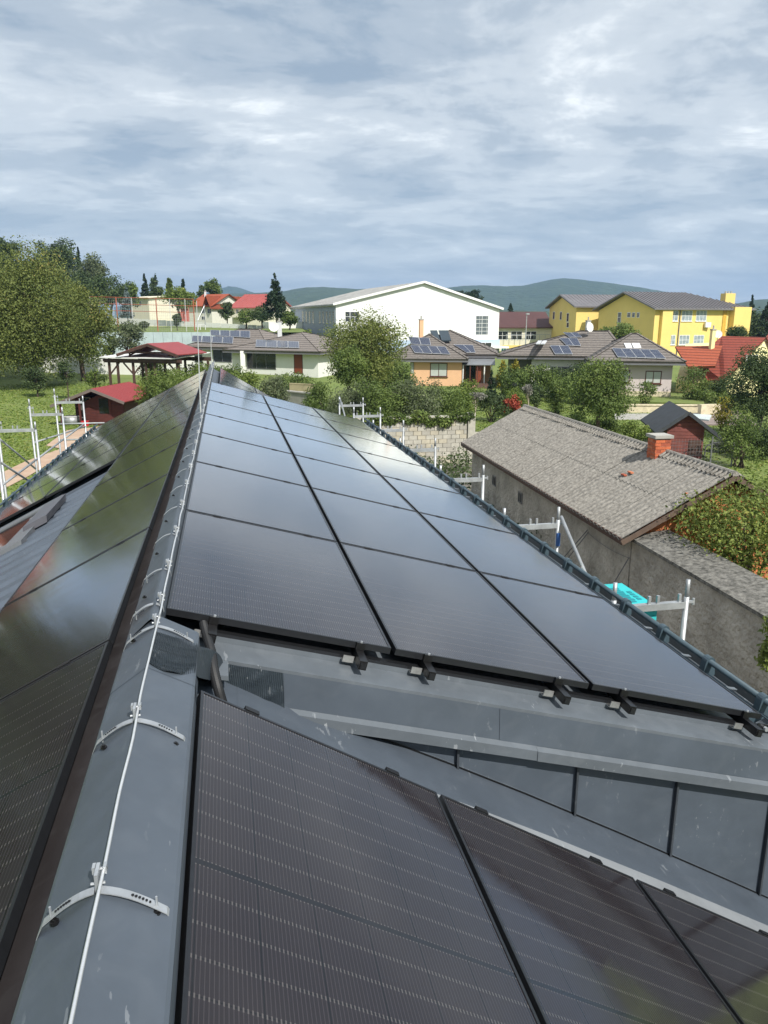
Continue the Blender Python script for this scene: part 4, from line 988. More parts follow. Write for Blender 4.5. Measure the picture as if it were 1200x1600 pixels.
b.block(-.12, -.001, 0.2, 30.5, -5.3, zl-.3, SIDEW, 'side_wall')
for i in range(10):
    x0 = 472+i*5.3; 
    if i in (4,): continue
    b.win(x0, 486, x0+2.6, 506, 'left', SIDEW, mat('hall_side_glazing', (.10, .12, .14), .2), 0, 4, off=-.13, name='window')
b.block(-.3, -.13, 6, 7, -5.2, -3, FRG, 'door')
b.block(-6, -.2, 22, 29, -5.5, b.h(503, -4, 22), WHITE, 'annexe')
# ---- link building with brown roof
b = BL('link_building', 'low cream link building with dark brown roof and a row of windows', 'building', (765, 128), (862, 128), 12, z0=-5.4)
W = b.W; ze = b.h(513, 2, 0); b.block(0, W, 0, 12, -5.6, ze, CREAM)
MB().slab([b.p(-.3, -.6, ze+.02), b.p(W, -.6, ze+.02), b.p(W, 7, b.h(489, W, 7)), b.p(-.3, 7, b.h(489, 0, 7))], .2, d=(0,0,1)).build('roof', BRNR, b.t)
MB().slab([b.p(-.3, 13, ze), b.p(W, 13, ze), b.p(W, 7.003, b.h(489, W, 7)), b.p(-.3, 7.003, b.h(489, 0, 7))], .2, d=(0,0,1)).build('roof', BRNR, b.t)
for x0 in (776, 798, 820): b.win(x0, 517.5, x0+18, 531, 'front', FRW, DKW, 1, 1)
b.win(783, 542, 791, 549, 'front', FRW, mat('green_pane', (.02, .16, .13), .3), 1, 0); b.win(797, 542, 806, 549, 'front', FRW, mat('green_pane', (0,0,0)), 1, 0)
b.block(2, W, -.08, -.001, -4.6, -4.1, YEL, 'yellow_band'); 
m_ = MB()
for uu in np.arange(2.5, W, .9): m_.fbox(b.p(uu, -.6, -3.4), [*(b.X*.06), 0], [*(b.Y*.04), 0], (0, 0, 1.0))
m_.fbox(b.p(2.4, -.6, -2.4), [*(b.X*(W-3)), 0], [*(b.Y*.05), 0], (0, 0, .06)); m_.build('railing', GALV, b.t)
lp = at(821.5, 118, 530); t = thing('street_lamp', 'tall grey lamp post in front of the brown roofed building', 'street lamp', (lp[0], lp[1], -5))
MB().tube([(lp[0], lp[1], -5.2), (lp[0], lp[1], zrow(lp, 491))], [.11, .06], 8).build('post', GALVW, t); MB().box(lp[0]-.1, lp[0]+.35, lp[1]-.2, lp[1]+.2, zrow(lp, 491)-.05, zrow(lp, 491)+.15).build('lamp_head', GALV, t)

# ---- yellow school
RSEAM = mat('grey_standing_seam_roof', (.17, .16, .165), .55, .1, .12, .6)
b = BL('school', 'large yellow two storey school with grey seamed roofs and rows of white windows', 'school', (1017, 105), (1160, 111), 12, z0=-5.2)
W = b.W; ze = b.h(479, W*.3, 0); zr_ = b.h(457.5, 0, 6); zrm = b.h(459, 3, 6)
b.gable(0, 9, 0, 12, -5.5, ze-.4, zr_-.1, YEL, axis='u')
b.block(9.003, W, 0, 12, -5.5, ze-.4, YEL)
# roof: gable end left, hipped right
a_, c_ = -.7, W+.7; vA, vB, vM = -.7, 12.7, 6
rq = [b.p(a_, vA, ze-.25), b.p(c_, vA, ze-.25), b.p(c_, vB, ze-.25), b.p(a_, vB, ze-.25), b.p(a_, vM, zr_+.15), b.p(W-6, vM, zr_+.15)]
m_ = MB(); m_.add(rq+[(x, y, z-.2) for x, y, z in rq], [(0,1,5,4),(1,2,5),(2,3,4,5),(6,10,11,7),(7,11,8),(8,11,10,9),(0,6,7,1),(1,7,8,2),(2,8,9,3),(3,9,10,4),(4,10,6,0)]); m_.build('roof', RSEAM, b.t)
m_ = MB(); k = 0
for uu in np.arange(a_+.3, c_-.3, .62):
    tt = 1.0 if uu < W-6 else max(0, (c_-uu)/(c_-(W-6)))
    A = np.array(b.p(uu, vA, ze-.22)); B = np.array(b.p(uu, vA+(vM-vA)*tt, ze-.22+(zr_+.4-ze)*tt)); m_.bar(A, B, .08, .12)
m_.build('roof_seams', RSEAM, b.t, kind='stuff')
GABY = YEL
for x0 in (1043, 1065, 1087.5): b.win(x0, 485, x0+16.5, 502, 'front', FRW, mat('school_pane', (.30, .35, .38), .15, 0, .3, 2), 2, 1, sill=FRW)
for x0 in (1039, 1061, 1083.5): b.win(x0, 523.5, x0+16, 539, 'front', FRW, mat('school_pane', (0,0,0)), 2, 1, sill=FRW)
for (x0, x1, y0, y1) in ((980, 985.5, 488, 496), (987.5, 992.5, 488, 496), (995, 999.5, 488, 496.5)): b.win(x0, y0, x1, y1, 'left', FRW, DKW, 0, 0)
b.win(965, 488, 970.5, 511, 'left', FRW, DKW, 0, 2)
q = b.hit(1103.5, 507, 'front'); t = b; MB().box(q[0]-.42, q[0]+.42, q[1]-.5, q[1]-.15, q[2]-.38, q[2]+.3).build('air_conditioner', WHP, b.t)
for xx in (1068.5 - 7,): 
    q = b.hit(xx, 500, 'front'); MB().tube([(q[0], q[1]-.08, ze-.3), (q[0]-.0, q[1]-.08, -5.2)], .07, 6).build('downpipe', FRG, b.t)
u_ = b.loc(b.hit(1022, 500, 'front'))[0]; b.block(.9, 2.6, -.5, -.001, -5.5, ze-.45, YEL, 'wall_pier')
ub = b.loc(b.hit(1139, 500, 'front'))[0]; b.block(ub, W-.3, -.9, -.002, -5.5, ze-.02, YEL, 'wall_pier'); b.block(ub-1.2, ub-.6, -.1, -.001, -5.5, ze-.3, mat('ochre_render', (.62, .38, .06), .9), 'wall_strip')
q = at(1139, 113, 465); zt = zrow(q, 458.5); MB().box(q[0]-.95, q[0]+.6, q[1]-.6, q[1]+.6, ze, zt).build('chimney', YEL, b.t)
for k in range(3): MB().box(q[0]-.7+.45*k, q[0]-.5+.45*k, q[1]-.1, q[1]+.1, zt+.002, zt+.3).build('chimney_pot', GALV, b.t)
w2 = BL('school_wing', 'yellow left wing of the school with dark side gable and narrow windows', 'school', (896, 118), (930.5, 118.5), 11.5, z0=-5.2)
W2 = w2.W; ze2 = w2.h(479, 1, 0); zr2 = w2.h(463.5, 0, 5.7); w2.gable(0, W2, 0, 11.5, -5.5, ze2, zr2, YEL, axis='u'); w2.gable_roof(0, W2+8, 0, 11.5, ze2, zr2+.1, RSEAM, axis='u', oh=.6, th=.2)
w2.block(W2+.003, W2+4.6, 3.2, 11, -5.5, ze2-.02, YEL)
m_ = MB()
for uu in np.arange(-.4, W2+8, .62): m_.bar(w2.p(uu, -.6, ze2-.0), w2.p(uu, 5.75, zr2+.32), .08, .12)
m_.build('roof_seams', RSEAM, w2.t, kind='stuff')
for (x0, x1) in ((934.5, 944), (946.5, 956)): w2.win(x0, 486, x1, 500, 'front', FRW, DKW, 1, 1, off=3.2)
for (x0, x1, y0, y1) in ((864, 867, 487, 499), (875, 878, 487, 500), (885.5, 889, 489, 503), (885.5, 889, 503.5, 512)): w2.win(x0, y0, x1, y1, 'left', FRW, DKW, 0, 0)
MB().tube([w2.p(W2+.6, 3.0, ze2-.3), w2.p(W2+.6, 3.0, -5.2)], .07, 6).build('downpipe', FRG, w2.t)

# ================================================================== barn with corrugated roof, walls
BD = np.array([.0415, .9991]); BN = np.array([.9991, -.0415]); B0 = np.array([7.18, 12.50])
def BP(s, u, z): q = B0+BD*s+BN*u; return (q[0], q[1], z)
barn = thing('barn', 'long grey plastered barn with weathered corrugated roof and a brick chimney', 'barn', BP(6, 2, -6.5))
BL_, EZ, RZ_, BW = 11.7, -3.95, -2.84, 2.06
BRK = mat('orange_hollow_brick', (.48, .17, .07), .95, 0, .3, 5, .3, 20)
CORR = mat('weathered_fibre_cement', (.105, .097, .085), .97, 0, .4, 16, .6, 30, col2=(.34, .32, .285), detail=12)
MB().fbox(BP(.25, .22, -6.5), (*(BD*(BL_-.5)), 0), (*(BN*.25), 0), (0, 0, 2.5)).build('wall', PLAS, barn)
MB().fbox(BP(.25, BW*2-.5, -6.5), (*(BD*(BL_-.5)), 0), (*(BN*.25), 0), (0, 0, 2.5)).build('wall', PLAS, barn)
for s_ in (.30, BL_-.35):
    A = [BP(s_, .48, -6.5), BP(s_, BW*2-.5, -6.5), BP(s_, BW*2-.5, EZ+.1), BP(s_, BW, RZ_-.1), BP(s_, .48, EZ+.1)]
    MB().slab(A, .2, d=(BD[0], BD[1], 0)).build('gable_wall', BRK, barn)
for j in range(9):        # hollow brick courses on the near gable
    for i in range(10):
        u = .6+i*.34+(.17 if j % 2 else 0); z = -5.4+j*.245
        lim = EZ+.05+(RZ_-EZ)*(1-abs(u+.16-BW)/BW)
        if z+.24 > lim-.05 or u+.33 > BW*2-.5: continue
        MB().fbox(BP(.26+.012*((i*7+j*3) % 3), u+.006, z+.006), (*(BN*.322), 0), (*(BD*.05), 0), (0, 0, .232)).build('brick', BRK, barn)
for sg in (0, 1):
    for r in range(2):
        for k in range(11):
            s0, s1 = k*BL_/11-.01, (k+1)*BL_/11+.03; V = []; nseg = 24
            t0, t1 = (0-.06, .53) if r == 0 else (.48, 1.0); rr = random.Random(k*7+r+sg*3)
            lift = .010*r+.004*(k % 2)+rr.uniform(0, .003); tilt = rr.uniform(-.003, .003)
            for tt in (t0, t1):
                for i in range(nseg+1):
                    s_ = s0+(s1-s0)*i/nseg; wv = .021*math.cos(2*math.pi*(s_/.177))
                    u = BW*tt if sg == 0 else BW*2-BW*tt
                    V.append(BP(s_, u, EZ+(RZ_-EZ)*tt+wv+lift+tilt*i/nseg+.03))
            n1_ = nseg+1; F = [(i, i+1, n1_+i+1, n1_+i) if sg == 0 else (i, n1_+i, n1_+i+1, i+1) for i in range(nseg)]
            V2 = [(x, y, z-.008) for x, y, z in V]; F2 = [tuple(2*n1_+q for q in reversed(f)) for f in F]
            ed = [(i, 2*n1_+i, 2*n1_+i+1, i+1) for i in range(nseg)]
            MB().add(V+V2, F+F2+ed).build('roof_sheet', CORR, barn)
for k in range(13):
    s0, s1 = k*BL_/13-.03, (k+1)*BL_/13+.02; m_ = MB(); m_.tube([BP(s0, BW, RZ_+.03), BP(s1, BW, RZ_+.02+.008)], [.065, .075], 12)
    for i in range(6):
        s_ = s0+.05+i*.15
        for q in (-1, 1): m_.tube([BP(s_, BW+q*.03, RZ_+.05), BP(s_, BW+q*.20, RZ_-.045)], [.03, .035], 6)
    m_.build('ridge_tile', CORR, barn)
MB().bar(BP(-.02, -.10, EZ-.07), BP(BL_, -.10, EZ-.07), .03, .12).build('eave_board', WOODD, barn)
for sg in (-1, 1): MB().bar(BP(-.04, BW+sg*(BW+.12), EZ-.09), BP(-.04, BW, RZ_-.03), .03, .09).build('verge_board', mat('brown_verge_board', (.11, .075, .055), .8, 0, .3, 4), barn)
for (x0, y0, x1, y1) in ((808, 773, 815, 784), (893-40-43, 773, 817, 784),)[:1]+((812+0, 0, 0, 0),)[:0]: pass
def bwall_uz(px, py):
    o = B0+BN*.22; v = ray(px, py); k = np.dot(o, BN)/np.dot(v[:2], BN); p = v*k; return float(np.dot(p[:2]-B0, BD)), p[2]
for (xc, yc) in ((772.5, 751), (813.5, 777.5)):
    s_, z = bwall_uz(xc, yc)
    m_ = MB(); 
    for (a, b_, c, d) in ((-.16, .16, -.15, -.12), (-.16, .16, .12, .15), (-.16, -.13, -.12, .12), (.13, .16, -.12, .12), (-.012, .012, -.12, .12)): m_.fbox(BP(s_+a, .215, z+c), (*(BD*(b_-a)), 0), (*(BN*-.02), 0), (0, 0, d-c))
    f = m_.build('window', FRG, barn); MB().fbox(BP(s_-.13, .217, z-.12), (*(BD*.26), 0), (*(BN*-.006), 0), (0, 0, .24)).build('pane', DKW, f)
# brick chimney, brick by brick
cc = onz(1027, 715, -2.95); cs = float(np.dot(cc[:2]-B0, BD)); cu = BW-.12
ch_h = .76; cb0 = -3.16
chm = MB().fbox(BP(cs-.165, cu-.165, cb0-.1), (*(BD*.33), 0), (*(BN*.33), 0), (0, 0, ch_h)).build('chimney', mat('lime_mortar', (.40, .33, .27), .98, 0, .2, 10), barn)
BR = [mat('red_brick_%s' % n, c, .95, 0, .25, 12, .5, 40) for n, c in (('bright', (.50, .13, .055)), ('dark', (.34, .085, .045)), ('pale', (.56, .20, .10)))]
rr = random.Random(2)
CW = .165
for j in range(10):
    z = cb0-.1+j*.074
    for face in range(4):
        for i in range(2):
            w0 = rr.uniform(.006, .02)
            a0, ln = ((-.172, .215), (.051, .121))[i] if (j+face) % 2 else ((-.172, .121), (-.043, .215))[i]
            if face == 0: m_ = MB().fbox(BP(cs-CW-w0, cu+a0, z), (*(BN*ln), 0), (*(BD*.03), 0), (0, 0, .064))
            elif face == 1: m_ = MB().fbox(BP(cs+a0, cu-CW-w0, z), (*(BD*ln), 0), (*(BN*.03), 0), (0, 0, .064))
            elif face == 2: m_ = MB().fbox(BP(cs+CW+w0, cu+a0, z), (*(BN*ln), 0), (*(BD*-.03), 0), (0, 0, .064))
            else: m_ = MB().fbox(BP(cs+a0, cu+CW+w0, z), (*(BD*ln), 0), (*(BN*-.03), 0), (0, 0, .064))
            m_.build('brick', BR[rr.choice((0, 0, 1, 2))], chm)
MB().fbox(BP(cs-.215, cu-.215, cb0+ch_h-.099), (*(BD*.43), 0), (*(BN*.43), 0), (0, 0, .065)).build('chimney_cap', CONC, chm)
for k in range(5):
    MB().fbox(BP(cs-.15-.06*k, .95+.12*k, EZ+(RZ_-EZ)*((.95+.12*k)/BW)+.075), (*(BD*.16), 0), (*(BN*.07), 0), (0, 0, .03)).build('loose_brick', BR[k % 3], barn) if k in (1, 2) else None
# yard wall continuing the barn towards the camera
yw = thing('yard_wall', 'rough grey plastered yard wall with mossy coping running on from the barn', 'wall', BP(-6, .5, -6.5))
MB().fbox(BP(-12, .22, -6.5), (*(BD*12.2), 0), (*(BN*.3), 0), (0, 0, 2.46)).build('wall', PLAS, yw)
MOSS = mat('mossy_coping', (.035, .034, .030), .98, 0, .4, 12, .8, 40, col2=(.26, .25, .225), detail=10)
for k in range(8):
    s0 = .22-1.53*(k+1); MB().fbox(BP(s0+.008, .14+.004*(k % 2), -4.05), (*(BD*1.514), 0), (BN[0]*.80, BN[1]*.80, .10), (0, 0, .06)).build('coping_slab', MOSS, yw)
# netting frame leaning against the wall
nf = thing('netting_frame', 'thin dark rods with a slack cord leaning on the grey yard wall', 'rod frame', (7.2, 11, -6.5))
def onwall(px, py, off=0.0): o = B0+BN*(.22-off); v = ray(px, py); k = np.dot(o, BN)/np.dot(v[:2], BN); return v*k
for a, b_ in (((918, 828), (880, 872)), ((919, 832), (886, 874)), ((983, 871), (955, 918))): MB().tube([onwall(*a, .03), onwall(*b_, .25)], .011, 6).build('rod', FRG, nf)
c0, c1 = onwall(918, 832, .03), onwall(983, 872, .03); MB().tube([c0+(c1-c0)*t-np.array([0, 0, .06*math.sin(math.pi*t)]) for t in np.linspace(0, 1, 9)], .006, 5).build('cord', FRG, nf)
# block wall at the end of the yard
bw = thing('block_wall', 'pale concrete block wall overgrown with vines at the end of the yard', 'wall', (7, 33.6, -6.5))
BLK = [mat('concrete_block_%s' % n, c, .97, 0, .18, 3, .5, 30) for n, c in (('pale', (.44, .42, .36)), ('mid', (.38, .36, .31)), ('warm', (.46, .42, .33)))]
MB().box(-1.0, 6.0, 33.5, 33.72, -6.5, -4.33).build('wall', BLK[0], bw)
MB().box(6.0, 10.75, 33.54, 33.70, -6.5, -4.35).build('wall', mat('block_mortar', (.24, .23, .20), .98, 0, .15, 8), bw)
for j in range(11):
    z = -6.5+j*.197; x = 6.0+(.2 if j % 2 else 0); i = 0
    while x < 10.7:
        w_ = min(.39, 10.75-x)
        if w_ > .1: MB().box(x, x+w_-.012, 33.50-rr.uniform(0, .012), 33.60, z+.006, z+.190).build('block', BLK[rr.choice((0, 0, 1, 2))], bw)
        x += .4
for x0 in np.arange(-1, 10.7, 1.0): MB().box(x0, min(x0+.99, 10.8), 33.42, 33.78, -4.33, -4.26).build('coping_slab', BLK[0], bw)
MB().box(10.76, 11.1, 33.40, 33.80, -6.5, -4.16).build('pillar', BLK[0], bw)
MB().box(8.0, 11.5, 36.0, 36.2, -6.5, -4.9).build('wall', BLK[1], bw)
for j in range(7):
    for i in range(5): MB().box(11.12+.4*i, 11.5+.4*i, 33.9, 34.0, -6.5+.2*j, -6.31+.2*j).build('block', BLK[(i+j) % 3], bw)

# ================================================================== garden buildings
def planks_wall(b, u0, u1, z0, z1, v, step, m, parent, th=.04, name='plank', skip=None):
    n_ = int((z1-z0)/step)
    for i in range(n_):
        z = z0+i*step
        segs = [(u0, u1)]
        if skip:
            for (a, c, e, f) in skip:
                if z+step > e and z < f: segs = [s for q in segs for s in ((q[0], min(q[1], a)), (max(q[0], c), q[1])) if s[1]-s[0] > .05]
        for (a, c) in segs: MB().fbox(b.p(a, v-th, z+.008), [*(b.X*(c-a)), 0], [*(b.Y*(th-.001)), 0], (0, 0, step-.016)).build(name, m, parent)
# red log hut
b = BL('garden_hut', 'dark red wooden hut with bright red sheet roof and covered porch', 'hut', (101, 48.5, 650), (194, 48.0, 650), 4.2, z0=-6.5)
W = b.W; um = W*.59; ze = b.h(628, 0, 0); zr_ = b.h(608.5, um, -.75)
b.gable(W*.34, W, .05, 4.2, -6.5, ze, zr_-(zr_-ze)*.30, WOODR, axis='v')
b.gable(0, W*.34, 1.4, 4.2, -6.5, ze+.1, ze+.12, WOODR, axis='v')
planks_wall(b, W*.345, W*.995, -6.5, ze+.05, .045, .19, WOODR, b.t, skip=[(W*.56, W*.80, -6.5, -4.62)])
planks_wall(b, .01, W*.335, -6.5, ze, 1.395, .19, WOODR, b.t, skip=[(W*.08, W*.28, -5.6, -4.9)])
b.block(W*.56, W*.80, -.03, .03, -6.5, -4.64, WOODR, 'door'); b.block(W*.60, W*.76, -.045, -.031, -5.75, -4.8, DKW, 'door_pane')
b.block(W*.08, W*.28, 1.36, 1.39, -5.6, -4.9, FRW, 'window'); b.block(W*.10, W*.26, 1.345, 1.359, -5.55, -4.95, DKW, 'window_pane')
RF = REDR
for sg in (0, 1):
    a = -.45 if sg == 0 else W+.45; kz = (zr_-ze)/um
    za = zr_-kz*abs(a-um)
    MB().slab([b.p(a, -.75, za), b.p(um, -.75, zr_), b.p(um, 4.6, zr_), b.p(a, 4.6, za)], .05, d=(0,0,1)).build('roof', RF, b.t)
    m_ = MB()
    for v_ in np.arange(-.6, 4.6, .28): m_.bar(b.p(a, v_, za+.055), b.p(um, v_, zr_+.055), .05, .03)
    m_.build('roof_rib', RF, b.t)
    MB().bar(b.p(a, -.78, za-.04), b.p(um, -.78, zr_-.04), .04, .17).build('verge_board', mat('grey_brown_verge', (.16, .13, .12), .8), b.t)
b.block(.05, .15, -.6, -.5, -6.5, ze-.05, WOODR, 'post'); b.block(W*.33, W*.33+.1, -.6, -.5, -6.5, ze+.35, WOODR, 'post')
q = b.p(W*.27, .5, -6.5); t = thing('garden_grill', 'small white lidded grill standing at the red hut porch', 'grill', q)
MB().box(q[0]-.3, q[0]+.3, q[1]-.2, q[1]+.2, -5.6, -5.3).build('lid', WHP, t, bevel=.05)
for a, c in ((-.26, -.16), (.26, -.16), (-.26, .16), (.26, .16)): MB().tube([(q[0]+a, q[1]+c, -6.5), (q[0]+a, q[1]+c, -5.6)], .025, 6).build('leg', FRG, t)
MB().box(q[0]-.28, q[0]+.28, q[1]-.18, q[1]+.18, -6.1, -6.06).build('shelf', FRG, t)
q = b.p(W*.10, .1, -6.5); t = thing('water_barrel', 'grey round tub beside the red hut', 'tub', q)
MB().tube([(q[0], q[1], -6.5), (q[0], q[1], -6.0)], [.42, .48], 14).build('tub', GALVW, t, smooth=True); MB().tube([(q[0], q[1], -6.0), (q[0], q[1], -5.96)], .5, 14).build('rim', SILV, t)
q = b.p(W*.42, -.6, -6.5); t = thing('storage_crate', 'red crate on the path before the hut', 'crate', q)
MB().box(q[0]-.2, q[0]+.2, q[1]-.15, q[1]+.15, -6.5, -6.2).build('body', mat('red_plastic', (.5, .02, .03), .5), t); MB().box(q[0]-.22, q[0]+.22, q[1]-.17, q[1]+.17, -6.199, -6.16).build('rim', mat('red_plastic', (0,0,0)), t)
# pergola: low flat lean-to and raised gable canopy
b = BL('pergola', 'dark timber garden pergola with raised red gable canopy', 'pergola', (168, 64), (280, 62), 5, z0=-6.3)
W = b.W; zt = b.h(566, 0, 0)
for u in (0, W*.12, W*.34, W*.52, W*.64, W*.97):
    for v_ in (0, 4.6): b.block(u, u+.16, v_, v_+.16, -6.4, zt, WOODD, 'post')
for v_ in (-.05, 4.65): b.block(-.3, W+.2, v_, v_+.14, zt-.02, zt+.3, WOODD, 'beam')
b.block(-.3, W+.2, -.2, -.06, zt+.08, zt+.28, WOODD, 'beam')
MB().slab([b.p(-.5, -.4, zt+.36), b.p(W*.98, -.4, zt+.36), b.p(W*.98, 5.2, zt+.62), b.p(-.5, 5.2, zt+.62)], .08, d=(0,0,1)).build('flat_roof', mat('white_roof_film', (.72, .72, .70), .6), b.t)
for u in (.08, W*.34, W*.97):
    for sg in (-1, 1): 
        if -.1 < u+sg*.9 < W+.3: MB().bar(b.p(u+.08, .08, zt-.95), b.p(u+.08+sg*.9, .08, zt-.03), .1, .1).build('knee_brace', WOODD, b.t)
zc = b.h(549, W, 0); zp = b.h(537.5, W*.62, 0); ua, ub2 = W*.22, W*1.12; umd = W*.64
ua, ub2 = b.loc(b.hit(188, 553, 'front'))[0], b.loc(b.hit(283, 553, 'front'))[0]; umd = b.loc(b.hit(236, 540, 'front'))[0]
zc = b.h(553.5, ua, 0)
for a in (ua, ub2):
    MB().slab([b.p(a, -.5, zc), b.p(umd, -.5, zp), b.p(umd, 4.0, zp), b.p(a, 4.0, zc)], .07, d=(0,0,1)).build('canopy_roof', REDR if a == ub2 else REDR, b.t)
    MB().bar(b.p(a, -.52, zc-.07), b.p(umd, -.52, zp-.07), .06, .2).build('rafter', WOODD, b.t)
    MB().bar(b.p(a+(umd-a)*.3, .0, zt+.4), b.p(a+(umd-a)*.3, .0, zc+(zp-zc)*.3-.05), .14, .14).build('post', WOODD, b.t)
    MB().bar(b.p(a+(umd-a)*.3, 0, zt+.6), b.p(a+(umd-a)*.75, 0, zc+(zp-zc)*.55), .1, .1).build('knee_brace', WOODD, b.t)
MB().bar(b.p(ua+(umd-ua)*.2, 0, zc+(zp-zc)*.2), b.p(ub2+(umd-ub2)*.2, 0, zc+(zp-zc)*.2), .12, .14).build('tie_beam', WOODD, b.t)
for k in range(5): b.block(W*.16+k*.28, W*.16+k*.28+.22, 3, 3.3, -6.3, -6.3+.5+.25*(k % 3), mat('firewood_stack', (.35, .27, .18), .9, 0, .4, 9), 'stacked_goods')
# white garden walls behind the trees
def garden_wall(label, a, c, zt, m, th=.25, z0=-6.8, name='garden_wall'):
    a = np.array(a); c = np.array(c); d = c-a; n_ = np.array([-d[1], d[0]])/np.linalg.norm(d)*th
    w_ = thing(name, label, 'wall', (a[0], a[1], z0)); L_ = np.linalg.norm(d)
    MB().fbox((a[0], a[1], z0), (d[0], d[1], 0), (n_[0], n_[1], 0), (0, 0, zt-z0)).build('wall', m, w_)
    MB().fbox((a[0]-n_[0]*.2, a[1]-n_[1]*.2, zt+.001), (d[0], d[1], 0), (n_[0]*1.4, n_[1]*1.4, 0), (0, 0, .08)).build('coping', m, w_); return w_
q0, q1 = at(20, 84), at(300, 80); garden_wall('long white garden wall behind the walnut trees and the pergola', q0, q1, zrow(at(150, 82), 556), WHITE)
# dark red garden shed
b = BL('garden_shed', 'maroon weatherboard shed with charcoal gable roof beyond the barn', 'shed', (1041, 36.5, 690), (1099, 36.2, 690), 4.4, z0=-6.5)
W = b.W; ze = b.h(666, W*.5, 0); zr_ = b.h(646, W*.5, 0)
b.gable(0.03, W-.03, .03, 4.4, -6.5, ze, zr_, SHEDW, axis='v'); planks_wall(b, 0, W, -6.5, ze+.02, .02, .16, SHEDW, b.t, .035)
for j in range(3):
    z = ze+.02+j*.16; f_ = 1-(j*.16+.16)/(zr_-ze+.05)
    if f_ > .05: b.block(W/2-W/2*f_, W/2+W/2*f_, -.015, .029, z+.008, z+.152, SHEDW, 'plank')
kz = (zr_-ze)/(W/2); oL = 1.2
MB().slab([b.p(-.55, -.3, ze-kz*.55), b.p(W/2, -.3, zr_+.03), b.p(W/2, 4.9, zr_+.03), b.p(-.55, 4.9, ze-kz*.55)], .08, d=(0,0,1)).build('roof', BITU, b.t)
MB().slab([b.p(W+.85, -.3, ze-kz*.85), b.p(W/2, -.3, zr_+.03), b.p(W/2, 4.9, zr_+.03), b.p(W+.85, 4.9, ze-kz*.85)], .08, d=(0,0,1)).build('roof', BITU, b.t)
for sg, a in ((0, -.55), (1, W+.85)): MB().bar(b.p(a, -.33, (ze-kz*abs(a if a < 0 else a-W))+.03), b.p(W/2, -.33, zr_+.06), .03, .16).build('verge_board', BITU, b.t)
MB().tube([b.p(W+.9, -.5, ze-kz*.85), b.p(W+.9, 4.8, ze-kz*.85)], .06, 8).build('gutter', FRG, b.t)
MB().tube([b.p(W+.88, -.4, ze-kz*.85-.03), b.p(W+.4, -.2, ze-.75), b.p(W+.1, -.1, ze-.95), b.p(W+.1, -.1, -6.3)], .035, 6).build('downpipe', FRG, b.t)
b.block(W*.62, W*.95, -.05, -.02, -6.35, -5.6, WOODD, 'door')
# posts of a garden fence in front of the shed
fp = thing('mesh_fence', 'low wire mesh fence with dark posts in front of the maroon shed', 'fence', (*at(1060, 33.5), -6.5)[:3])
ps = [at(995, 33.5), at(1057, 33.6), at(1130, 34), at(1165, 34.2)]
for q in ps: MB().tube([(q[0], q[1], -6.5), (q[0], q[1], -5.1)], .035, 6).build('post', FRG, fp)
m_ = MB()
for a, c in zip(ps[:-1], ps[1:]):
    for z in np.arange(-6.4, -5.15, .16): m_.tube([(a[0], a[1], z), (c[0], c[1], z)], .004, 3, caps=False)
    for t_ in np.linspace(0, 1, 16): q = a+(c-a)*t_; m_.tube([(q[0], q[1], -6.45), (q[0], q[1], -5.15)], .004, 3, caps=False)
m_.build('wire_mesh', FRG, fp, kind='stuff')
# stone terrace, pool deck
def sheet(name, px, z, m, th=.25):
    P_ = [onz(x, y, z) for x, y in px]; return MB().slab([tuple(p) for p in P_], th).build(name, m)
struct(sheet('terrace_lawn', [(960, 625), (1150, 634), (1175, 612), (1060, 598), (940, 606)], -6.05, MATS['lawn_grass'], .6))
garden_wall('low pale stone retaining wall between lawn and pool terrace', onz(975, 645, -6.5)[:2], onz(1122, 646, -6.5)[:2], -5.98, STONE, .3, -6.6, 'retaining_wall')
sw = thing('garden_bench_wall', 'pale stone block with slatted gate beside the pool deck', 'wall', onz(1095, 645, -6.5))
q = onz(1087, 646, -6.5); MB().box(q[0]-.4, q[0]+1.1, q[1]-1.2, q[1]-.8, -6.5, -5.75).build('wall', STONE, sw)
for k in range(7): MB().box(q[0]+1.2+k*.13, q[0]+1.27+k*.13, q[1]-1.1, q[1]-1.05, -6.5, -5.75).build('slat', WOODD, sw)
struct(sheet('pool_deck', [(1040, 662), (1185, 664), (1150, 640), (1075, 646)], -6.42, mat('greyish_deck_boards', (.24, .19, .17), .85, 0, .2, 2), .1))
tag(sheet('pool_cover', [(1068, 651), (1108, 656), (1112, 648), (1078, 646)], -6.33, mat('pale_pool_cover', (.55, .62, .62), .4), .12), 'pale blue grey pool cover lying on the wooden deck', 'pool cover')
struct(sheet('concrete_apron', [(960, 646), (1075, 646), (1050, 655), (960, 655)], -6.45, CONC, .05))
# garden strip behind the block wall: small terrace with concrete edging
garden_wall('low grey concrete edging wall in the garden before the bungalow', at(440, 52)[:2], at(486, 50)[:2], zrow(at(460, 51), 614), CONC, .3, -6.6, 'edging_wall')
garden_wall('low wooden bed edging before the bungalow hedge', at(450, 56)[:2], at(492, 55)[:2], zrow(at(470, 55), 602), mat('pale_bed_boards', (.42, .36, .22), .9), .1, -6.5, 'bed_edging')

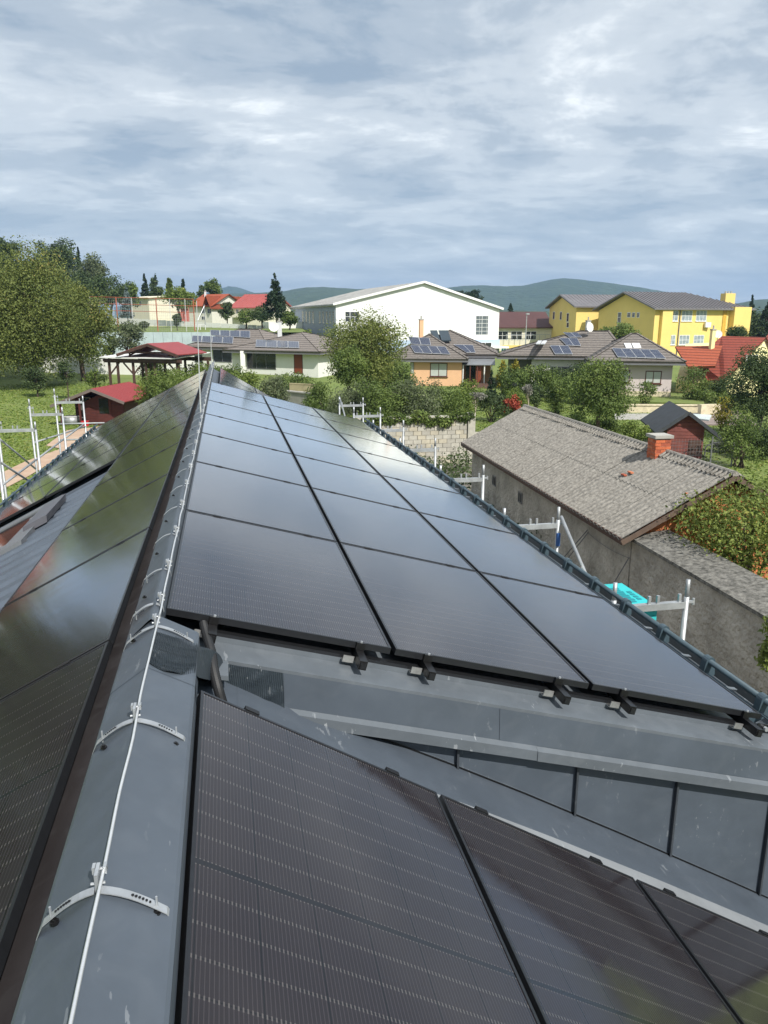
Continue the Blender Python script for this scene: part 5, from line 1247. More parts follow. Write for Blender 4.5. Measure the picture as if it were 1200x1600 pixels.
# ================================================================== sports field, far houses
struct(MB().add([(*at(-300, 102.2), -1.62), (*at(480, 102.2), -1.62), (*at(480, 106), -1.62), (*at(460, 240), -.9), (*at(-300, 240), -.9)], [(0, 1, 2, 3, 4)]).build('sports_field', MATS['lawn_grass']))
rwall = thing('retaining_wall', 'pale teal concrete retaining wall under the sports field', 'wall', (*at(240, 101), -5))
for k in range(14):
    a, c = at(150+k*15, 101.5), at(164.6+k*15, 101.5)
    MB().fbox((a[0], a[1], -6), (c[0]-a[0], c[1]-a[1], 0), (0, .4, 0), (0, 0, 4.4)).build('wall_section', TEALW, rwall)
ff = thing('ball_fence', 'tall rusty red framed ball stop fence along the sports field', 'fence', (*at(240, 108), -1.6))
RUST = mat('rusty_red_paint', (.36, .10, .055), .8, 0, .2, 3); 
fx = [142, 183, 207, 245, 266, 290, 303]
for x_ in fx:
    q = at(x_, 108, 490); MB().tube([(q[0], q[1], -1.62), (q[0], q[1], zrow(q, 463+(x_-142)*.03))], .075 if x_ in (183, 245, 303) else .04, 6).build('post', RUST if x_ in (183, 245, 303) else SILV, ff)
for y_ in (463.5, 474, 484.5):
    a, c = at(140, 108, 490), at(304, 108, 490); MB().tube([(a[0], a[1], zrow(a, y_)), (c[0], c[1], zrow(c, y_+4))], .035, 5).build('rail', RUST, ff)
m_ = MB(); a, c = at(140, 108, 490), at(303, 108, 490)
for t_ in np.linspace(0, 1, 56): q = a+(c-a)*t_; m_.tube([(q[0], q[1], -1.6), (q[0], q[1], zrow(q, 465+4*t_))], .008, 3, caps=False)
for z in np.linspace(-1.5, zrow(a, 465)-.1, 14): m_.tube([(a[0], a[1], z), (c[0], c[1], z)], .008, 3, caps=False)
m_.build('wire_mesh', GALVW, ff, kind='stuff')
wf = thing('white_fence', 'long low white barrier fence at the far side of the sports field', 'fence', (*at(300, 150), -1))
for k in range(17):
    a, c = at(178+k*14, 150-k*1.2), at(191.6+k*14, 150-(k+1)*1.2); z0_ = zrow(a, 507+k*.45); z1_ = zrow(a, 496.5+k*.75)
    MB().fbox((a[0], a[1], z0_), (c[0]-a[0], c[1]-a[1], 0), (0, .12, 0), (0, 0, z1_-z0_)).build('board', WHITE, wf)
gl = thing('goal_frame', 'white tubular goal frame beside the ball stop fence', 'goal', (*at(312, 120), -1.6))
for x_ in (306, 311, 314, 322): q = at(x_, 120); MB().tube([(q[0], q[1], -1.7), (q[0], q[1], zrow(q, 508))], .05, 5).build('post', WHP, gl)
a, c = at(306, 120), at(322, 120); MB().tube([(a[0], a[1], zrow(a, 508)), (c[0], c[1], zrow(a, 508))], .05, 5).build('crossbar', WHP, gl)
fm_ = thing('floodlight_mast', 'slim grey braced mast standing behind the ball fence', 'mast', (*at(321, 125), -1.6)); q = at(322, 125); q2 = at(311, 124)
MB().tube([(q[0], q[1], -1.6), (q[0], q[1], zrow(q, 476))], .07, 6).build('post', GALV, fm_); MB().tube([(q2[0], q2[1], zrow(q2, 500)), (q[0], q[1], zrow(q, 478))], .05, 5).build('strut', GALV, fm_)
def far_house(label, x0, x1, D, ygr, yeave, yridge, wall, roof, axis='u', depth=9, wins=()):
    b = BL('house', label, 'house', (x0, D), (x1, D-3), depth, z0=zrow(at((x0+x1)/2, D), ygr))
    W = b.W; ze = b.h(yeave, W/2, 0); zr__ = b.h(yridge, W/2, depth/2 if axis == 'u' else 0); b.gable(0, W, 0, depth, b.z0-2, ze, zr__, wall, axis=axis); b.gable_roof(0, W, 0, depth, ze, zr__, roof, axis=axis, oh=.5)
    for w_ in wins: b.win(*w_, 'front', FRW, DKW, 1, 0)
    return b
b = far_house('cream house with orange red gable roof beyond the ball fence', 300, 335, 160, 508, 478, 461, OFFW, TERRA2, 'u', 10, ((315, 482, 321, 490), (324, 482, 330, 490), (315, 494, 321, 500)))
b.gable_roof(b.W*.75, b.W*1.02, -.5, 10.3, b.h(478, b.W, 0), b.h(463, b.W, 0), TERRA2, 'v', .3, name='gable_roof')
chimney(b, 321, 456, 464, 3, 163, SILV)
b = far_house('low tan house with orange roof and dish between its two neighbours', 338, 352, 172, 508, 481, 466, CREAM, TERRA2, 'u', 9, ((341, 486, 346, 492),))
dish((*at(343.5, 165, 468), zrow(at(343.5, 165, 468), 468)), .8, (.1, -1, .2), 'small white dish on the orange roof of the tan house')
b = far_house('house with long pinkish red sheet roof and balcony left of the spruce', 366, 411, 150, 507, 480, 461, CREAM, mat('pinkish_red_roof', (.36, .085, .075), .6, 0, .1, 1), 'u', 10, ((369, 483, 373, 492), (376, 483, 380, 492)))
b.block(.2, 3.6, -1.0, -.01, b.h(496, 0, 0), b.h(490, 0, 0), CREAM, 'balcony')
m_ = MB()
for uu in np.arange(-.4, b.W+.4, .6): m_.bar(b.p(uu, -.5, b.h(480, b.W/2, 0)+.12-.2), b.p(uu, 5, b.h(461, b.W/2, 5)+.2), .06, .08)
m_.build('roof_ribs', MATS['pinkish_red_roof'], b.t, kind='stuff')
b = far_house('flat roofed cream building behind the blue spruce at the left', 212, 239, 160, 512, 466, 464, CREAM, CREAM, 'u', 8, ((216, 470, 221, 478),))
b = far_house('small pink red house wall behind the ball fence', 240, 254, 165, 512, 474, 469, mat('pink_red_wall', (.45, .14, .11), .8), TERRA, 'u', 8)

# ================================================================== hills
def hill(label_name, D, prof, m, zbase=-12, depth=500, seed=1):
    zbase = -9
    """ridge line seen at pixel profile (x, y); solid range with its own slope and depth"""
    xs = np.arange(prof[0][0], prof[-1][0]+.1, 6.0); ys = np.interp(xs, [p[0] for p in prof], [p[1] for p in prof]); rs = np.random.RandomState(seed)
    V = []; rows = 12
    nz = np.cumsum(rs.randn(len(xs)))*.0; jit = rs.rand(len(xs))*.9
    for j in range(rows+1):
        t = j/rows
        for i, (x, y) in enumerate(zip(xs, ys)):
            q = at(x, D, 500); zc = zrow(q, y-jit[i]*.6); d = q/np.linalg.norm(q); s_ = (-1+t*1.0)*depth
            f = math.sin(t*math.pi/2)**.8; wob = (math.sin(i*.21+j*.9+seed)+math.sin(i*.07-j*.6))*.5*(1-t)*.08
            V.append((q[0]+d[0]*s_, q[1]+d[1]*s_, zbase+(zc-zbase)*max(0, f+wob*f)))
    for i, (x, y) in enumerate(zip(xs, ys)): q = at(x, D, 500)*1.3; V.append((q[0], q[1], zbase-5))
    n_ = len(xs); F = [(j*n_+i, j*n_+i+1, (j+1)*n_+i+1, (j+1)*n_+i) for j in range(rows+1) for i in range(n_-1)]
    return struct(MB().add(V, F).build('hills', m, smooth=True))
FOR = mat('forest_far', (.026, .050, .018), .95, 0, .5, .022, .9, .05, col2=(.050, .080, .028), detail=10)
FOR.node_tree.nodes['Bump'].inputs['Distance'].default_value = 14
hill('a', 2300, [(640, 470), (690, 452), (720, 448), (752, 447), (790, 448), (815, 447), (840, 442), (860, 437.5), (880, 436), (905, 438), (950, 443), (1000, 450), (1050, 459), (1110, 470), (1180, 478), (1300, 488)], FOR, seed=2)
hill('b', 1900, [(330, 470), (345, 461), (370, 460), (400, 459), (440, 457), (460, 453), (480, 450), (505, 449.5), (530, 451), (560, 453), (600, 452), (640, 455), (690, 462), (740, 478)], FOR, seed=3)
hill('c', 3300, [(180, 480), (330, 458), (345, 452), (360, 448), (370, 449), (385, 453), (410, 462), (470, 475)], FOR, seed=5)
hill('d', 1500, [(1080, 490), (1120, 480), (1160, 473), (1180, 469), (1210, 468), (1300, 470)], FOR, seed=6)
hill('e', 900, [(150, 500), (300, 484), (480, 484), (640, 486), (760, 484), (850, 487), (1000, 490), (1180, 486), (1300, 484)], FOR, seed=8, depth=200)

# ================================================================== vegetation
LF = {
 'walnut': leafmat('walnut_leaves', (.075, .11, .026), (.22, .25, .065), (.34, .27, .09)),
 'dark': leafmat('dark_broad_leaves', (.034, .058, .024), (.095, .135, .045)),
 'mid': leafmat('mid_green_leaves', (.056, .095, .024), (.17, .23, .055), (.27, .29, .09)),
 'fresh': leafmat('fresh_green_leaves', (.065, .105, .020), (.20, .26, .05), (.32, .32, .09)),
 'olive': leafmat('grey_olive_leaves', (.060, .082, .038), (.15, .18, .09), (.25, .25, .16)),
 'conifer': leafmat('conifer_needles', (.008, .022, .010), (.030, .055, .022), None, .1),
 'blue': leafmat('blue_spruce_needles', (.06, .09, .09), (.16, .21, .20), None, .1),
 'yellow': leafmat('golden_conifer_leaves', (.14, .14, .02), (.36, .30, .03)),
 'red': leafmat('red_shrub_leaves', (.20, .03, .02), (.42, .09, .05)),
 'grey': leafmat('silvery_leaves', (.14, .14, .12), (.30, .29, .25)),
 'pear': leafmat('pear_leaves', (.08, .125, .028), (.25, .30, .07), (.32, .32, .08)),
}
def leaves(cent, rad, n, size, rs, shell=.55, upbias=.35, flat=1.0):
    """n leaf quads spread through ellipsoid clumps; cent (k,3), rad (k,3)"""
    k = len(cent); w_ = (rad[:, 0]*rad[:, 2]); idx = rs.choice(k, n, p=w_/w_.sum())
    d = rs.randn(n, 3); d /= np.linalg.norm(d, axis=1)[:, None]; r = (shell+(1-shell)*rs.rand(n))[:, None]
    r = np.where(rs.rand(n)[:, None] < .25, rs.rand(n)[:, None], r)*(1+.12*rs.randn(n)[:, None])
    c = cent[idx]+d*r*rad[idx]
    nn = d*.6+rs.randn(n, 3)*.75; nn[:, 2] += upbias; nn /= np.linalg.norm(nn, axis=1)[:, None]
    a = np.cross(nn, rs.randn(n, 3)); a /= np.linalg.norm(a, axis=1)[:, None]; b_ = np.cross(nn, a)
    s = size*(.6+.8*rs.rand(n))[:, None]; L_ = s*1.25; Wd = s*.62*flat
    fold = nn*s*.18
    V = np.empty((n, 4, 3)); V[:, 0] = c-a*L_*.5; V[:, 1] = c+b_*Wd*.5+fold*.5; V[:, 2] = c+a*L_*.5; V[:, 3] = c-b_*Wd*.5+fold*.5
    tone = np.clip(.5*rs.rand(n)+.5*rs.rand(k)[idx], 0, 1)
    return V.reshape(-1, 3), np.arange(n*4).reshape(-1, 4), tone
NTREE = [0]
def tree(px, D, ytop, ybase, wpx, style, label, cat='tree', name=None, group=None, trunk=True, dens=1.0, ycrown=None, size=None, bark=None, clumps=None, shape='round', z0=None, seed=None, lean=0.0):
    NTREE[0] += 1; rs = np.random.RandomState(seed or NTREE[0]*13+5)
    q = at(px, D, ybase); zb = z0 if z0 is not None else gz(*q); zt = zrow(q, ytop); r = wpx/2*D/FPX
    t = thing(name or ('tree' if cat == 'tree' else 'shrub'), label, cat, (q[0], q[1], zb), group)
    zc0 = zrow(q, ycrown) if ycrown else (zb+(zt-zb)*(.22 if trunk else 0.0)); hc = (zt-zc0)/2; cz = (zt+zc0)/2
    size = size or max(.07, D*.0023)
    if shape == 'cone':
        k = clumps or 46; f = rs.rand(k)**.8; ang = rs.rand(k)*6.28; rr_ = r*(1-f)*(.55+.25*rs.rand(k))
        cent = np.stack([q[0]+rr_*np.cos(ang), q[1]+rr_*np.sin(ang), zc0+(zt-zc0)*f*.98], 1); rad = np.stack([r*(1-f)*.42+.06*r]*2+[hc*.10+.1*(1-f)*hc], 1)
    elif shape == 'column':
        k = clumps or 24; f = rs.rand(k); ang = rs.rand(k)*6.28; prof = np.sin(np.clip(f*1.0+.12, 0, 1)*math.pi)**.5
        cent = np.stack([q[0]+r*.45*prof*np.cos(ang), q[1]+r*.45*prof*np.sin(ang), zc0+(zt-zc0)*(.08+.84*f)], 1); rad = np.stack([r*.5*prof]*2+[np.full(k, hc*.2)], 1)
    else:
        k = clumps or int(14+r*5); d = rs.randn(k, 3); d /= np.linalg.norm(d, axis=1)[:, None]; d[:, 2] = np.abs(d[:, 2])*1.0*np.where(rs.rand(k) < .42, -1, 1)
        f = (.40+.40*rs.rand(k))[:, None]; cent = np.array([q[0], q[1], cz])+d*f*np.array([r, r, hc]); cr = r*(.32+.20*rs.rand(k)); 
        # keep the tops uneven
        rad = np.stack([cr, cr, cr*np.minimum(1.0, hc/r*.9)*(.75+.3*rs.rand(k))], 1)
    npx = (wpx*.64)*((ybase if not trunk else ycrown or ybase)-ytop)*.64; lp = max(2.2, (size/D*FPX*.64)**2*.5)
    n = int(min(90000, max(700, npx/lp*6.5*dens)))
    V, F, tone = leaves(cent, rad, n, size, rs)
    V[:, 2] = np.maximum(V[:, 2], zb+.02)
    arr_mesh('crown' if trunk else 'foliage', V, F, tone, LF[style], t)
    m_ = MB(); bk = bark or BARK
    if trunk:
        tr_ = max(.05, r*.07); base = np.array([q[0], q[1], zb-.15]); top = np.array([q[0]+lean, q[1], cz+hc*.35]); mid = (base+top)/2+np.array([rs.randn()*.08*r, rs.randn()*.08*r, 0])
        m_.tube([base, base+[0, 0, .35], mid, top], [tr_*1.35, tr_, tr_*.75, tr_*.25], 8)
        for i in range(min(k, 9)): c = cent[i]; s_ = base+(top-base)*(.35+.4*rs.rand()); m_.tube([s_, (s_+c)/2+[0, 0, .1*r], c], [tr_*.42, tr_*.28, tr_*.08], 5)
        m_.build('trunk', bk, t, smooth=True)
    else:
        for i in range(min(k, 7)): m_.tube([(q[0]+rs.randn()*.1*r, q[1]+rs.randn()*.1*r, zb-.1), tuple(cent[i])], [max(.02, r*.04), .01], 5)
        m_.build('stem', bk, t)
    return t
def shrub(px, D, yt, yb, w_, style, label, **k): return tree(px, D, yt-2, yb, w_*1.22, style, label, cat='shrub', trunk=False, **k)
# left walnuts and neighbours
tree(62, 70, 388, 622, 176, 'walnut', 'big broad walnut tree with yellowing leaves, tallest at the left behind the lawn', ycrown=606, dens=1.2, clumps=70, seed=11)
tree(-12, 80, 392, 606, 180, 'walnut', 'walnut tree cut off by the left edge of the picture', ycrown=580, dens=1.0, clumps=40)
tree(132, 76, 432, 605, 110, 'walnut', 'smaller walnut tree leaning out to the right of the big one', ycrown=584, dens=1.1, clumps=36)
tree(60, 64, 570, 626, 40, 'dark', 'small dark young tree under the walnut crown', ycrown=612)
tree(107, 62, 555, 622, 30, 'dark', 'thin young tree on a post right of the walnut trunk', ycrown=600, dens=.6)
tree(205, 86, 500, 580, 62, 'olive', 'pale airy fruit tree above the pergola', ycrown=556, dens=.7)
tree(150, 66, 572, 612, 34, 'fresh', 'small thin sapling in front of the white garden wall', ycrown=606, dens=.5)
tree(178, 88, 520, 580, 26, 'dark', 'dark little tree left of the pergola canopy', ycrown=566)
# wooded rise at the left
for (px, D, yt, yb, w_, st_, lab, sh) in (
 (18, 165, 365, 480, 50, 'dark', 'dark rounded tree on the far rise at the left edge', 'round'), (95, 160, 361, 500, 66, 'dark', 'tallest dark round tree on the far rise', 'round'),
 (130, 170, 382, 480, 14, 'conifer', 'thin dark spruce tip between the two tall trees', 'cone'), (150, 150, 396, 500, 62, 'olive', 'brownish green rounded tree right of the tallest dark tree', 'round'),
 (172, 140, 424, 500, 60, 'dark', 'dark green feathery tree at the foot of the rise', 'round'), (130, 145, 418, 500, 60, 'dark', 'dark shaggy tree behind the walnut crown', 'round'),
 (55, 150, 395, 500, 70, 'dark', 'broad dark tree half hidden behind the big walnut', 'round'), (205, 150, 438, 500, 34, 'mid', 'mid green tree right of the wooded rise', 'round'),
 (201, 118, 446, 508, 24, 'blue', 'pale blue spruce behind the ball fence', 'cone'), (230, 175, 428, 496, 22, 'conifer', 'first dark conifer of the row beyond the fence', 'cone'),
 (247, 170, 422, 496, 26, 'dark', 'tall feathery dark poplar like tree beyond the fence', 'column'), (268, 175, 425, 490, 13, 'mid', 'slim green columnar tree beyond the fence', 'column'),
 (289, 165, 436, 490, 20, 'conifer', 'dark pointed conifer behind the bright green crown', 'cone'), (281, 140, 446, 496, 58, 'fresh', 'bright green broad tree behind the ball fence', 'round'),
 (316, 185, 441, 480, 16, 'dark', 'left of two dark birches behind the orange roof', 'column'), (334, 180, 434, 480, 28, 'mid', 'taller green tree behind the orange roofed houses', 'round'),
 (355, 140, 470, 510, 24, 'dark', 'dark tree filling the gap between the red roofed houses', 'round'), (385, 130, 482, 512, 34, 'mid', 'green bushes in front of the pinkish roof', 'round'),
 (410, 128, 478, 514, 36, 'dark', 'dark bushy tree at the foot of the spruce', 'round'), (452, 120, 484, 520, 38, 'mid', 'green tree right of the spruce before the hall', 'round'),
 (432, 112, 427, 516, 46, 'conifer', 'tall dark spruce standing left of the sports hall', 'cone'), (226, 112, 500, 517, 16, 'olive', 'small grey green bush below the ball fence', 'round'),
 (277, 112, 488, 516, 14, 'dark', 'small dark bush at the ball fence post', 'round'), (480, 100, 512, 548, 22, 'fresh', 'small fresh green tree before the side of the hall', 'round'),
 (686, 210, 444, 480, 12, 'conifer', 'pine tip peeping over the hall roof', 'round'), (715, 200, 451, 480, 24, 'conifer', 'dark pine crown behind the hall roof, left one', 'round'),
 (738, 200, 453, 484, 34, 'conifer', 'dark pine crown behind the hall roof, right one', 'round'), (797, 190, 474, 500, 14, 'conifer', 'lone small spruce behind the brown roof', 'cone'),
 (1165, 135, 461, 560, 26, 'conifer', 'dark pointed spruce right of the school', 'cone'), (1192, 120, 466, 560, 44, 'conifer', 'dark spruce at the right edge behind the red roof', 'cone'),
 (1172, 125, 485, 560, 56, 'dark', 'dark mixed tree mass right of the school chimney', 'round'), (1150, 95, 506, 556, 34, 'dark', 'dark green tree behind the orange red roof', 'round'),
 (965, 85, 500, 560, 60, 'mid', 'spreading green tree between the lilac house and the school', 'round')):
    tree(px, D, yt, yb, w_, st_, lab, shape=sh, z0=zrow(at(px, D), yb), dens=1.2 if D > 140 else 1.0, group='background trees')
# centre garden
tree(572, 54, 481, 625, 142, 'walnut', 'large walnut tree in the centre before the sports hall', ycrown=612, dens=1.1, clumps=60, seed=77)
tree(545, 50, 530, 625, 60, 'mid', 'lower green tree left under the central walnut', ycrown=612)
for (px, D, yt, yb, w_, st_, lab) in (
 (244, 46, 590, 640, 56, 'fresh', 'yellow green shrub beside the red hut'), (262, 44, 565, 630, 66, 'mid', 'green shrub behind the left end of the array'),
 (300, 50, 556, 610, 60, 'fresh', 'light green shrub before the bungalow, left'), (345, 58, 562, 600, 56, 'mid', 'green shrub with pale blossoms before the bungalow'),
 (386, 50, 570, 622, 54, 'fresh', 'fresh green shrub behind the ridge end'), (424, 46, 574, 628, 52, 'olive', 'grey green round shrub behind the right slope'),
 (464, 62, 582, 604, 56, 'mid', 'clipped hedge in front of the bungalow door'), (505, 42, 592, 655, 62, 'mid', 'plum bush at the left end of the block wall'),
 (548, 40, 588, 660, 76, 'olive', 'tall plum bush behind the block wall, second from the left'), (600, 39, 580, 658, 84, 'mid', 'dense plum bush in the middle behind the block wall'),
 (650, 39, 584, 658, 76, 'olive', 'plum bush behind the right half of the block wall'), (692, 41, 592, 656, 62, 'mid', 'plum bush behind the right end of the block wall'),
 (722, 46, 600, 645, 36, 'fresh', 'small bright bush right of the plum bushes'), 
 (768, 50, 612, 648, 46, 'dark', 'large round dark clipped bush near the barn ridge'), (797, 50, 614, 643, 26, 'red', 'bright red shrub left of the clipped box bushes'),
 (800, 53, 604, 622, 30, 'fresh', 'small round yellow green box bush'), (816, 53, 608, 632, 30, 'fresh', 'second yellow green box bush right of the small one'),
 (840, 55, 598, 628, 34, 'dark', 'dark round bush behind the grey standard tree'), (872, 54, 586, 632, 44, 'mid', 'round green bush before the lilac house'),
 (800, 60, 568, 618, 46, 'mid', 'tall green hedge bush left behind the box bushes'), (835, 62, 564, 612, 52, 'mid', 'tall green hedge bush in the middle behind the box bushes'),
 (866, 64, 568, 604, 44, 'dark', 'dark hedge bush before the terrace door'), (735, 60, 590, 612, 40, 'fresh', 'low shrubs in front of the apricot porch'),
 (1108, 55, 606, 620, 26, 'mid', 'low round bush left on the far lawn'), (1128, 54, 610, 622, 34, 'mid', 'low round bush right on the far lawn'),
 (1082, 60, 572, 612, 46, 'mid', 'loose green tree like shrub at the lilac house corner'), (1135, 58, 578, 612, 50, 'dark', 'dark green shrub before the yellow gable'),
 (1130, 46, 622, 642, 36, 'yellow', 'yellow green shrub beside the pool deck'), (1135, 38, 676, 704, 44, 'olive', 'pale flowering shrub behind the maroon shed'),
 (1185, 36, 668, 722, 58, 'dark', 'dark shrub at the right edge below the drooping tree'), (945, 40, 650, 700, 50, 'mid', 'green bush right of the young tree'),
 (990, 38, 655, 692, 44, 'fresh', 'feathery ornamental grass beside the maroon shed'), (615, 58, 560, 620, 60, 'mid', 'bushy green tree right under the central walnut'), (250, 70, 556, 592, 60, 'fresh', 'hedge before the left end of the bungalow'), (310, 66, 562, 590, 60, 'mid', 'hedge in front of the bungalow windows'), (1010, 56, 592, 614, 30, 'mid', 'low shrub by the lilac house wall'), (905, 60, 566, 612, 54, 'dark', 'dark hedge tree before the lilac house wall'), (1160, 34, 640, 690, 60, 'mid', 'green bush under the drooping tree'), (1100, 70, 560, 600, 40, 'dark', 'dark shrub at the foot of the red roofed house'), (905, 42, 640, 672, 40, 'mid', 'green bush at the foot of the young tree')):
    shrub(px, D, yt, yb, w_, st_, lab, group='garden shrubs')
for (px, D, yt, yb, w_, st_, sh, lab) in (
 (784, 62, 556, 612, 20, 'yellow', 'column', 'left golden columnar conifer'), (803, 63, 552, 600, 18, 'yellow', 'column', 'right golden columnar conifer'),
 (767, 55, 578, 622, 18, 'conifer', 'cone', 'small dark spruce beside the porch steps')):
    tree(px, D, yt, yb, w_, st_, lab, shape=sh, ycrown=yb-3)
tree(930, 39, 553, 704, 100, 'mid', 'tall green young tree between barn ridge and lilac house', ycrown=672, dens=1.1, clumps=36)
tree(825, 51, 600, 631, 20, 'grey', 'small standard tree with grey round crown', ycrown=617, bark=BARKW)
tree(742, 49, 612, 648, 28, 'grey', 'small white barked tree with sparse crown', ycrown=626, bark=BARKW, dens=.35)
tree(1178, 42, 540, 700, 120, 'dark', 'dark drooping tree hanging in from the right edge', ycrown=665, dens=1.1, clumps=34)
# vines on the block wall, weeds along the barn
def mass(name, label, cat, pts, rad, n, size, style, seed=5, kind=None):
    rs = np.random.RandomState(seed); c = np.array(pts, float); r = np.array([rad]*len(pts), float)*(.7+.6*rs.rand(len(pts), 1))
    t = thing(name, label, cat, tuple(c[0])); V, F, tone = leaves(c, r, n, size, rs); V[:, 2] = np.maximum(V[:, 2], -6.48); arr_mesh('foliage', V, F, tone, LF[style], t); return t
rs = np.random.RandomState(3)
mass('climbing_vine', 'green vine hanging over the top of the block wall', 'vine', [(x, 33.45, -4.25-.5*rs.rand()**2*(1.4 if 5.5 < x < 7 else .7)) for x in np.arange(2.5, 10.9, .22)], (.28, .16, .25), 5200, .12, 'mid')
mass('ground_weeds', 'dark green weeds growing along the foot of the barn wall', 'weeds', [(7.35-.9*rs.rand()+.04*(y-12), y, -6.1+.5*rs.rand()) for y in np.arange(13.5, 25, .3)]+[(6.5+5*rs.rand(), 26+7*rs.rand(), -6.2+.4*rs.rand()) for _ in range(40)], (.5, .4, .5), 9000, .10, 'dark')
# pear tree and bush on the right, near
tree(1150, 13.2, 738, 1010, 260, 'pear', 'leafy pear tree leaning over the yard wall at the right', ycrown=912, dens=.5, clumps=52, size=.055, z0=-6.5, seed=31)
shrub(1212, 9.0, 950, 1085, 84, 'pear', 'leafy bush at the lower right edge behind the wall', z0=-5.6, size=.06, dens=.9)
# trees left of the lawn, beside the frame: they show in the panel glass
TL_LAB = ['nearest of the garden trees left of the frame', 'second garden tree left of the frame', 'third garden tree left of the frame', 'fourth garden tree left of the frame', 'tree behind the camera on the left', 'fruit tree far left of the lawn', 'tall tree by the brick house left of the frame']
for i, (x, y, h_, r_, st_) in enumerate(((-21, 40, 16, 4.6, 'dark'), (-15.8, 30.5, 15, 3.7, 'dark'), (-22, 30, 16.5, 5.0, 'dark'), (-28, 29, 18, 5.6, 'dark'), (-33, 46, 15, 6.0, 'dark'), (-21, 16, 13, 4.8, 'dark'), (-24, 47, 17, 5.4, 'dark'))):
    rs = np.random.RandomState(50+i); t = thing('tree', TL_LAB[i], 'tree', (x, y, -6.5), 'garden trees beside the frame'); k = 20
    d = rs.randn(k, 3); d /= np.linalg.norm(d, axis=1)[:, None]; cent = np.array([x, y, -6.5+h_*.56])+d*np.array([r_, r_, h_*.42])*(.4+.4*rs.rand(k))[:, None]; cr = r_*(.38+.15*rs.rand(k)); rad = np.stack([cr, cr, cr*.9], 1)
    V, F, tone = leaves(cent, rad, 7000, .26, rs); arr_mesh('crown', V, F, tone, LF[st_], t)
    MB().tube([(x, y, -6.6), (x+.1, y, -4.5), (x, y+.1, -6.5+h_*.7)], [.28, .2, .06], 8).build('trunk', BARK, t)
for i, (x, y, h_, r_) in enumerate(((15, 3, 9, 3.6), (20, 10, 9, 4.0), (14, -6, 10, 4.2))):  # unseen trees added to darken what the near panels reflect
    rs = np.random.RandomState(80+i); t = thing('tree', ('unseen tree added right of the frame beyond the yard wall', 'farther unseen tree added right of the frame', 'unseen tree added behind the camera on the right')[i], 'tree', (x, y, -6.5), 'garden trees beside the frame'); k = 18
    d = rs.randn(k, 3); d /= np.linalg.norm(d, axis=1)[:, None]; cent = np.array([x, y, -6.5+h_*.56])+d*np.array([r_, r_, h_*.42])*(.4+.4*rs.rand(k))[:, None]; cr = r_*(.38+.15*rs.rand(k)); rad = np.stack([cr, cr, cr*.9], 1)
    V, F, tone = leaves(cent, rad, 5000, .24, rs); arr_mesh('crown', V, F, tone, LF['dark'], t); MB().tube([(x, y, -6.6), (x, y+.1, -6.5+h_*.7)], [.25, .06], 8).build('trunk', BARK, t)
nb = thing('brick_house', 'reddish brick neighbour house left of the frame', 'house', (-14, 37, -6.5))
MB().box(-17, -12.2, 34, 40, -6.5, -3.6).build('wall', mat('red_neighbour_brick', (.32, .10, .06), .9, 0, .2, 3), nb)
m_ = MB(); m_.add([(-17.4, 33.6, -3.6), (-11.9, 33.6, -3.6), (-11.9, 40.4, -3.6), (-17.4, 40.4, -3.6), (-14.6, 33.6, -2.0), (-14.6, 40.4, -2.0)], [(0, 1, 4), (1, 2, 5, 4), (2, 3, 5), (3, 0, 4, 5), (0, 3, 2, 1)]); m_.build('roof', TERRA, nb)
# ------------------------------------------------------------------ air
hb = MB().box(-2600, 3400, -60, 4300, -14, 210).build('haze', [])
hb['kind'] = 'stuff'
hm = bpy.data.materials.new('haze_air'); hm.use_nodes = True; hn = hm.node_tree; hn.nodes.clear()
ho = hn.nodes.new('ShaderNodeOutputMaterial'); pvn = hn.nodes.new('ShaderNodeVolumePrincipled'); pvn.inputs['Color'].default_value = (.40, .62, .96, 1); pvn.inputs['Density'].default_value = 2.3e-4; pvn.inputs['Anisotropy'].default_value = .15
hn.links.new(pvn.outputs[0], ho.inputs['Volume']); hb.data.materials.append(hm)

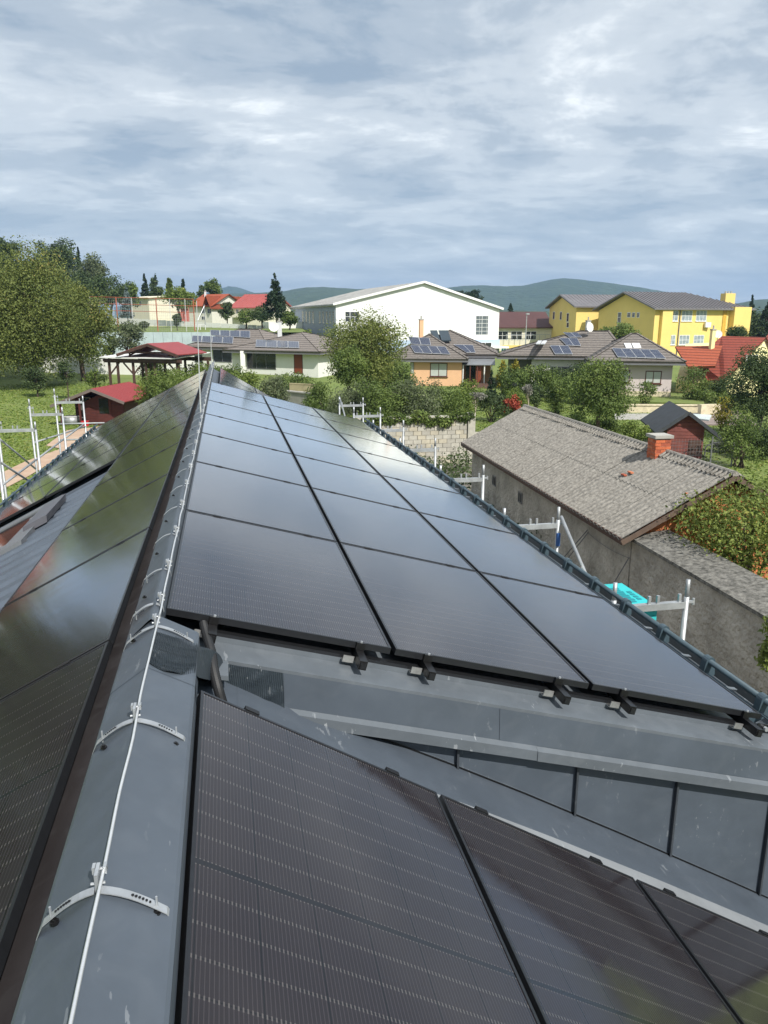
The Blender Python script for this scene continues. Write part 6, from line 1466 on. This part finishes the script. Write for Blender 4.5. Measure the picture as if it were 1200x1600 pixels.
# short grass tufts on the lawns in view
def tufts(name, x0, x1, y0, y1, n, seed):
    rs = np.random.RandomState(seed); V = np.empty((n, 4, 3)); x = x0+(x1-x0)*rs.rand(n); y = y0+(y1-y0)*rs.rand(n)
    dens = np.sin(x*.9+np.sin(y*.5))*np.sin(y*.7+1.3)+rs.rand(n)*1.4; k = dens > .1; x, y = x[k], y[k]; n = len(x)
    def inside(a, b):
        c = False; P_ = [(q[0], q[1]) for q in pp]; j = len(P_)-1
        for i in range(len(P_)):
            if (P_[i][1] > b) != (P_[j][1] > b) and a < (P_[j][0]-P_[i][0])*(b-P_[i][1])/(P_[j][1]-P_[i][1])+P_[i][0]: c = not c
            j = i
        return c
    k = np.array([not inside(a, b) for a, b in zip(x, y)]); x, y = x[k], y[k]; n = len(x)
    z = np.array([gz(a, b) for a, b in zip(x, y)]); a = rs.rand(n)*6.28; wd = .04+.05*rs.rand(n); h = .02+.05*rs.rand(n); V = np.empty((n, 4, 3)); dx, dy = np.cos(a)*wd, np.sin(a)*wd; lx, ly = rs.randn(n)*.04, rs.randn(n)*.04
    V[:, 0] = np.stack([x-dx, y-dy, z-.01], 1); V[:, 1] = np.stack([x+dx, y+dy, z-.01], 1); V[:, 2] = np.stack([x+dx*.6+lx, y+dy*.6+ly, z+h], 1); V[:, 3] = np.stack([x-dx*.6+lx, y-dy*.6+ly, z+h], 1)
    o = arr_mesh(name, V.reshape(-1, 3), np.arange(n*4).reshape(-1, 4), rs.rand(n), leafmat('grass_blades', (.11, .17, .03), (.22, .29, .06), (.30, .31, .09)) if 'grass_blades' not in MATS else MATS['grass_blades'])
    o['label'] = 'short grass tufts'; o['category'] = 'grass'; o['kind'] = 'stuff'
tufts('grass_tufts', -26, -4.6, 24, 78, 60000, 1)
tufts('grass_tufts', 9.5, 34, 26, 60, 40000, 2)
mass('hedge', 'tall dark unseen hedge added right of the frame to darken panel reflections', 'hedge', [(10.6+.5*math.sin(y*3), y, z) for y in np.arange(-9, 8.2, .8) for z in (-5.6, -4.2, -2.9)], (.9, .8, .9), 9000, .16, 'dark', seed=9)  # unseen hedge, added to keep the sunny lawn out of the panel reflections
